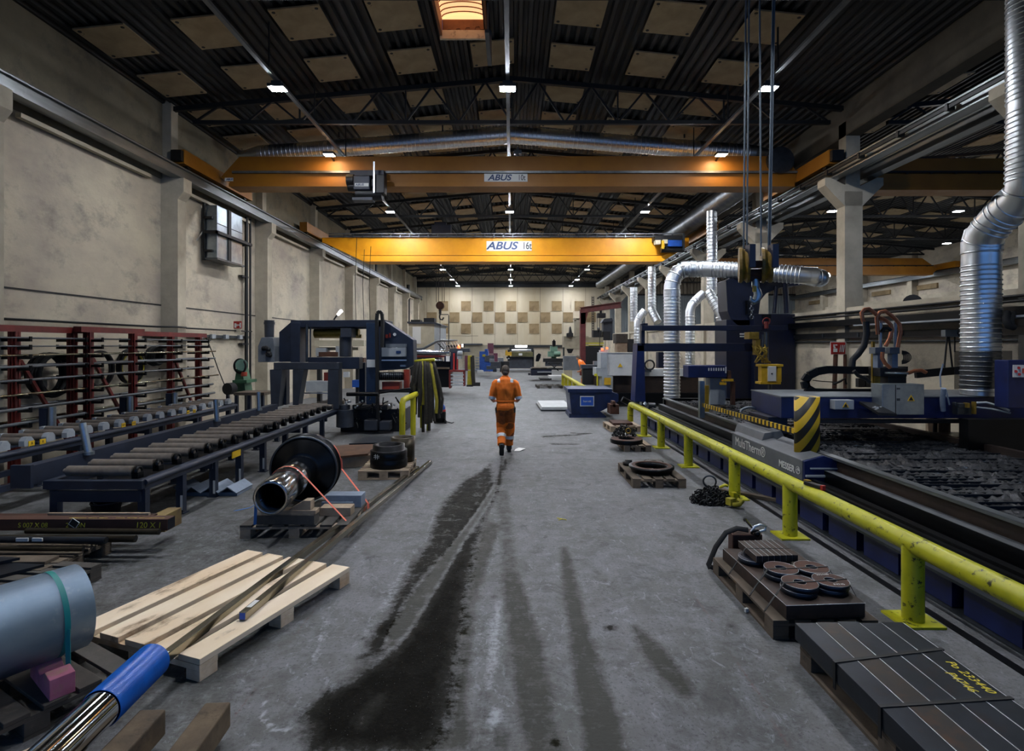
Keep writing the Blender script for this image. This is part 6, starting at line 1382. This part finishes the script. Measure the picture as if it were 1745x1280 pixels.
def mach(name,label,cat,pbase,parts):
    Y0=parts[0][2]; t=thing(name,label,cat,P(pbase[0],pbase[1],Y0))
    for p in parts:
        nm,m_,Y,d=p[0],p[1],p[2],p[3]; mb=MB()
        for q in p[4:]:
            if len(q)==4 and not isinstance(q[0],tuple): bx(mb,*q,Y,d)
            elif q[0]=='c': mb.cyl(P(q[1],q[2],Y),P(q[3],q[4],Y+(q[6] if len(q)>6 else 0)),q[5]*Y/FPX,n=16)
            elif q[0]=='p': mb.prism(pxz(q[1],Y),'xz',Y,Y+d)
            elif q[0]=='t': mb.tube([P(x,y,Y) for x,y in q[1]],q[2]*Y/FPX,8)
            elif q[0]=='r': mb.torus(P(q[1],q[2],Y),q[3]*Y/FPX,q[4]*Y/FPX,(0,1,0),20,8)
        O(nm,mb,M[m_],t)
    return t
mat('beigem','#a59c86','#8b826d',2,.6,c3='#6a6252',sc3=2,lo3=.6,hi3=.8)
# skip and sheets
t=mach('tipping_skip','dark blue tipping skip with small blue sign standing across the aisle','skip',(1005,712),[
 ('body','skipblue',16.3,1.2,('p',[(970,666),(1042,668),(1054,672),(1054,684),(1028,699),(1008,707),(974,706)])),
 ('rim','skipblue',16.25,1.3,(968,663,1043,669)),('base','skipblue',16.3,1.1,('p',[(970,705),(1010,706),(1024,702),(1033,709),(1033,713),(970,713)])),
 ('sign_frame','signwhite',16.29,.01,(988.5,675,1012.5,692.5))])
n=O('sign_panel',bx(MB(),990,676.5,1011,691,16.28,.012),M['signblue'],t); ftext('lettering','Svart stål',1000.5,684,3.2,16.275,M['signwhite'],n,.8)
for k in range(4):
    o=O('metal_sheet',MB().prism([(.97+.01*k,17.9),(2.0,17.85+.02*k),(1.95,20.1),(.9+.02*k,20.0)],'xy',.02+.03*k,.045+.03*k),M['white'] if k else M['mill']); tag(o,'pale sheet stacked on the floor beside the blue skip, %s from the floor'%ORD[k],'sheet','pale sheets beside the skip')
t=thing('guard_rail','yellow pipe barrier with many posts beyond the blue skip','guard rail',(2.7,23,0))
for k in range(7): O('post',MB().cyl((2.72,18.4+1.7*k,0),(2.72,18.4+1.7*k,.66),.08,n=12),M['yellowp'],t)
O('rail',MB().cyl((2.72,17.6,.62),(2.72,28.7,.62),.075,n=12),M['yellowp'],t)
t=mach('engine_block','scrap machine parts and rusty blocks between the skip and the rail end','scrap',(1060,710),[('block','rust',15.6,.5,(1040,690,1055,706)),('stub','rust',15.6,.3,(1044,684,1049,694)),('casting','galvdark',15.2,.4,('c',1104,692,1116,693,6)),('pipe','blacksteel',15.3,.3,('t',[(1060,680),(1075,688),(1092,694)],5)),('valve','galv',15.1,.2,('c',1098,690,1101,686,3),('c',1092,683,1092,690,2))])
# second cutting machine
mach('cutting_machine','pale machine cabinet with yellow triangle on a cutting gantry past the blue portal post','cutting machine',(1055,690),[
 ('cabinet','white',19.0,.9,(1033,602,1081,640)),('front_box','litegrey',18.9,.8,(1016,627,1035,641),(1024,601,1034,628)),('stand','litegrey',18.9,.6,(1026,641,1044,664)),('panel','hazy',18.85,.06,(1030,644,1041,656)),('panel_lip','yellowp',18.8,.05,(1017,640,1019,664),(1013,637,1018,641)),
 ('cross_rail','white',19.4,.4,(1081,629,1182,641)),('bearing','slate',19.2,.4,(1081,628,1110,634)),('seam','litegrey',18.98,.02,(1033,601,1081,602.5)),
 ('warning_sign','taggy',18.97,.02,('p',[(1053,625.5),(1061,625.5),(1057,619)]))])
mach('cutting_table','brown second cutting table behind the skip and the blue portal post','cutting table',(1100,690),[('side','rustweb',19.5,5,(1045,641,1190,672)),('frame','blacksteel',19.3,.3,(1045,670,1195,690)),('grid','rust',20,.2,(1045,640,1130,643))])
mach('hose_reel','black hose ring hanging behind the portal post','hose',(1107,630),[('ring','cable',17.5,.1,('r',1107,622,8,1.5)),('box','deepblue',18,.3,(1122,600,1134,627))])
# jib crane
t=mach('jib_crane','dull red jib crane with sloping arm before the end wall','crane',(995,640),[('post','jibred',27,.35,(989,527,998,640)),('gusset','jibred',27,.2,('p',[(990,528),(1003,530),(997,552),(990,552)]))])
a0,a1=P(990,529,27),P(1058,519.5,25); O('arm',MB().ibeam(a0,a1,.18,.28,.03),M['jibred'],t); O('hoist',MB().box(*(lambda a,b:(a[0],26.0,a[2],b[0],26.4,b[2]))(P(1018,534,26.2),P(1031,542,26.2))).cyl(P(1024,528,26.2),P(1024,536,26.2),.06),M['black'],t); O('pendant',MB().cyl(P(1022,542,26.2),P(1022,600,26.2),.015).cyl(P(1018,542,26.2),P(1018,570,26.2),.012),M['cable'],t)
# machines on the column side
mach('boring_mill','large beige vertical boring mill with dark spindle tower at the end wall','machine',(980,630),[('body','beigem',34,1.2,(961,573,1003,592),(982,543,990,574)),('top','beigem',34,.9,(979,542,992,545)),('spire','black',33.8,.4,('p',[(966,574),(966,568),(970,567),(971,558),(972,556),(973,558),(975,567),(977,568),(977,574)])),('cutter','black',33.8,.4,('p',[(966,594),(978,594),(974,602),(969,602)])),('table','beigem',33.6,.8,(961,592,992,594.5)),('cabinet','midgrey',30,.6,(961,607,991,631)),('base','cream',30,.5,(961,631,975,645)),('frame','truss',32,.4,(991,590,1012,612),(960,592,962,608))])
mach('drive_platform','yellow railed platform carrying dark drives beside the jib crane','platform',(1015,640),[('platform','beigem',30,.8,(997,575,1028,584)),('kick_rail','yellowp',29.9,.1,(997,584,1029,586),(997,588,1029,589)),('drive','black',30,.6,(1011,563,1025,575),(1028,565,1040,580),('c',1018,562,1022,562,4)),('tower','slate',31,.6,(1028,545,1044,580)),('roof','slate',30.8,.7,('p',[(1025,550),(1030,543),(1043,542),(1045,547)])),('lower','black',30,.6,(997,592,1022,640)),('light','signwhite',29.8,.1,(1024,592,1029,600),(1031,596,1037,601))])
mach('grey_hopper','weathered grey wooden box tower above the pale machine cabinet','hopper',(1060,640),[('box','oldwood',26,.8,(1050,569,1070,585)),('box','palewood',26,.7,(1052,584,1069,600)),('side','black',26.2,.6,(1070,578,1080,600))])
mach('electric_cabinet','narrow white cabinet with small red lamps behind the machine cabinet','cabinet',(1028,640),[('body','white',25,.4,(1023,597,1035,640)),('lamp','lensr',24.9,.1,(1025,594,1028,597),(1033,592,1036,595))])
mach('drill_press','pale green radial drill with dark motor head by the end wall','machine',(945,632),[('column','green',38,.4,(940,594,948,622)),('head','palegreen',37.8,.5,(934,599,954,608),(938,590,950,600),('c',944,603,955,603,4)),('motor','blacksteel',37.8,.4,('c',944,590,944,581,3),('c',944,581,944,579,1.4)),('base','slate',37.6,.8,(930,616,958,624)),('table','black',37.5,.6,(926,611,960,617))])
mach('pillar_drill','small dark pillar drill on cream base next to the pale green drill','machine',(918,628),[('base','cream',40,.4,(915,616,922,628)),('head','blacksteel',40,.4,('p',[(913,616),(914,606),(918,602),(922,604),(921,610),(918,616)]))])
mach('press_brake','wide olive press brake with bright lamp strip at the end wall','machine',(886,628),[('bed','slate',44,.9,(868,611,907,628)),('table','blacksteel',43.8,.6,(863,608,910,611)),('ram','brake',44.1,.6,(871,600,908,608)),('crown','truss',44.2,.7,(868,592,909,599)),('pipe','galv',44,.3,('c',872,597,905,597,1.6)),('head','hazy',43.7,.5,(861,600,872,606),('c',863,597,863,601,1.6)),('panel','signwhite',43.9,.05,(884,602,890,606)),('lamp','lampfar',43.9,.1,(878,588.5,898,592)),('upright','truss',44.3,.5,(865,596,869,628),(906,596,910,628))])
mach('blue_machine','bright blue machine with console on the floor before the end wall','machine',(830,634),[('body','brightblue',38,1,(817,599,832,630),(826,595,831,600)),('bed','brightblue',37.8,.8,(822,614,840,633)),('arm','galvdark',37.7,.5,(826,606,842,616)),('control','slingy',37.7,.2,(822,604,827,608))])
mach('plum_screen','plum coloured panels standing behind the bright blue machine','screen',(838,632),[('tall_panel','plum',42,.2,(831,585,841,603)),('low_panel','plum',41,.3,(841,602,848,624),(833,604,842,612))])
mach('roller_door','grey beige shutter low on the end wall beside the plum panels','door',(810,630),[('shutter','beigem',47.5,.2,(791,588,832,628)),('lintel','slate',47.3,.3,(785,585.5,822,588))])
mach('lathe','grey lathe with piled parts before the press brake','machine',(850,634),[('bed','slate',36,.6,(836,617,853,628),(840,628,846,634)),('headstock','midgrey',36,.5,(834,612,842,618),(848,610,858,616)),('chips','galvdark',35.8,.4,(829,624,846,630))])
mach('lathe','small dark lathe with round chuck before the plum panels','machine',(855,634),[('bed','black',38,.5,(850,616,868,624)),('chuck','galvdark',37.9,.4,('c',855,616,858,616,3),('c',866,612,868,612,2)),('legs','black',38,.4,(852,624,856,634),(863,624,867,634))])
mach('steel_table','navy steel table with plates on top before the pale green drill','table',(930,640),[('top','blacksteel',33,1.5,(905,628,962,630)),('body','deepblue',33,1.2,(905,630,940,640)),('plate','midwood',33.1,1,(907,626.5,932,628.2)),('sheet','litegrey',32.8,.5,(916,633.5,941,635))])
mach('scissor_frame','dark folding trestle by the navy steel table','trestle',(945,632),[('leg','black',33.5,.1,('t',[(937,620),(952,632)],.8),('t',[(952,620),(937,632)],.8)),('top','black',33.5,.3,(934,618,955,620))])
t=pallet('dark pallet with sheets near the yellow barrier',(1.3,27.2),.05,1.3,1.2,5,'y',M['oldwood'],M['oldwood'],.144,.022,.12)
mach('sheet_stack','pale crumpled sheets lying on dark supports near the yellow barrier','sheet',(945,650),[('sheet','white',29.5,1.2,(936,641,960,645),(938,645.5,961,648)),('support','black',29.4,1.2,(920,645,940,647.5))])
mach('floor_tray','small dark tray on the floor in front of the navy steel table','tray',(907,642),[('tray','slate',34,.5,(900,636,915,639.5))])
mach('wall_ladder','dark ladder fixed in the corner beside the end wall','ladder',(1010,560),[('stile','truss',47.6,.1,(1008.5,505,1009.5,570),(1011.5,505,1012.5,570)),('rung','truss',47.6,.05)+tuple((1008.5,507+4*k,1012.5,508+4*k) for k in range(15))])
# machines on the plain wall side
mach('control_cabin','beige steel cabin with white door and flat roof past the saw portal','cabin',(722,600),[('body','cream',29,2.2,(696,552,740,600)),('side','litegrey',29.02,2.6,(740,552,750,598)),('roof','slate',28.9,2.8,('p',[(694,548),(741,549),(752,553),(752,556),(740,552),(694,551)])),('door','signwhite',28.97,.04,(703,557,717,586)),('roof_box','truss',29.5,.8,(722,542,740,549),(700,545,716,549)),('stand','black',29.2,1.5,(698,600,748,640))])
mach('plate_roller','long plate bending machine with shining rolls and red beams','machine',(740,660),[('roll','polished',24,.2,('c',704,600.5,766,600.5,4),('c',704,614,755,614,1.8)),('beam','redpaint',24.3,.3,(704,606,766,609)),('base','blacksteel',24.2,1,(704,616,768,660)),('table','midwood',24,.8,(742,626,766,629)),('head','deepblue',24,.8,(757,607,768,616),(768,599,778,632)),('red_strip','signred',23.9,.2,(772,602,775,632),(778,608,780,630)),('panel','signwhite',23.9,.2,(760,607,766,616)),('drive','litegrey',23.8,.4,('c',780,602,788,602,4),(779,600,786,612)),('bridge','slate',24.4,.5,(766,594,800,600))])
t=mach('inclined_conveyor','grey inclined tube conveyor rising to a bank of curved pipes','conveyor',(760,600),[('tube','midgrey',26,.3,('t',[(700,596),(722,594),(744,582),(752,580.5),(780,581)],2.2)),('curved_pipe','litegrey',26,.1)+tuple(('t',[(752+5*k,583),(757+5*k,590),(758+5*k,598)],.9) for k in range(6)),('lamp','lensr',25.8,.2,('c',780,592,784,592,3)),('lamp','lampw',25.8,.2,('c',787,589,789,589,2)),('frame','cable',26.1,.1,('t',[(746,585),(757,596)],1),('t',[(750,585),(750,640)],.7))])
mach('step_ladder','red steps with pale treads by the yellow post','steps',(778,660),[('frame','redpaint',23.5,.5,(765,633,768,662),(789,633,792,658),(765,631,792,634)),('tread','litegrey',23.4,.25,(768,638,790,640),(768,644,790,646),(768,650,790,652),(768,655,790,657))])
mach('sling_post','yellow post draped with black slings at the end of the red steps','rack',(800,660),[('post','slingy',23.5,.3,(797,606,803,630),('p',[(797,632),(803,632),(805,657),(796,657)])),('sling','sling',23.4,.2,('t',[(806,606),(807,630),(808,652)],2.2),('t',[(803,608),(804,640),(806,656)],1.5)),('red_panel','plum',23.7,.3,(792,606,797,632)),('foot','black',23.4,.4,(804,652,818,658),(795,656,806,659))])
mach('shelf_stack','grey trays stacked beside the black slings','shelf',(815,640),[('tray','midgrey',30,.6)+tuple((810,609+4.5*k,816,611+4.5*k) for k in range(6)),('stack','white',29,.6,(813,632,823,636))])
for k,(x,y,w,lab) in enumerate(((745,650,9,'small brown block on the floor by the dark slings'),(832,634,10,'flat pale offcut on the floor before the bright blue machine'))):
    X,Yf=F(x,y); o=O('floor_block',MB().box(X-.2,Yf,0,X+.2,Yf+.5,.1),M['palewood']); tag(o,lab,'block')
# side bay: equipment seen over the partition
mach('round_cover','dark round cover standing on the partition coping seen below the pipes','cover',(1555,512),[('disc','black',20,.1,('c',1555,516,1555,516.01,14,.2))])
# crates behind the table
mach('wall_hose','black hose and pipe stubs on the partition beyond the torch unit','hose',(1440,660),[('hose','cable',11.5,.1,('t',[(1420,655),(1432,650),(1440,645),(1442,655)],2)),('cable','cable',11.5,.1,('t',[(1385,648),(1400,650),(1430,652)],.8)),('bracket','cable',11.6,.1,(1463,645,1474,660),(1476,640,1484,660))])
mach('floor_drum','stained pale casing on the floor under the gantry in front of the partition','casing',(1613,790),[('casing','palewood',9.3,.3,(1600,715,1620,790)),('pipe','cable',9.2,.1,('t',[(1594,712),(1592,760),(1588,790)],3))])

mach('machine_bed','dark machine bed hiding the legs of the bending worker','machine',(1005,655),[('bed','slate',24.2,.5,(991,622,1031,628)),('base','black',24.3,.4,(993,628,1029,656)),('carriage','midgrey',24.1,.3,(1012,616,1022,623))])
# ---------------------------------------------------------------- camera, daylight from the open gate behind the camera
W=bpy.data.worlds.new('World'); SC.world=W; W.use_nodes=True
bg=W.node_tree.nodes['Background']; bg.inputs[0].default_value=srgb('#6fa4f0'); bg.inputs[1].default_value=.5
cam=bpy.data.cameras.new('camera'); co=bpy.data.objects.new('camera',cam); COL.objects.link(co); SC.camera=co
co.location=(0,0,HC); co.rotation_euler=(PI/2,0,0)
cam.sensor_width=36; cam.lens=FPX/1745*36; cam.shift_x=(872.5-CX)/1745; cam.shift_y=-(640-CY)/1745; cam.clip_start=.05; cam.clip_end=200
vs=SC.view_settings; SC.display_settings.display_device='sRGB'; vs.view_transform='Standard'; vs.look='None'; vs.gamma=1; vs.use_curve_mapping=False; vs.exposure=0.66
SC.cycles.use_denoising=True; SC.cycles.max_bounces=6; SC.cycles.diffuse_bounces=1; SC.cycles.glossy_bounces=3; SC.cycles.transparent_max_bounces=4; SC.cycles.sample_clamp_indirect=4; SC.cycles.caustics_reflective=False; SC.cycles.caustics_refractive=False
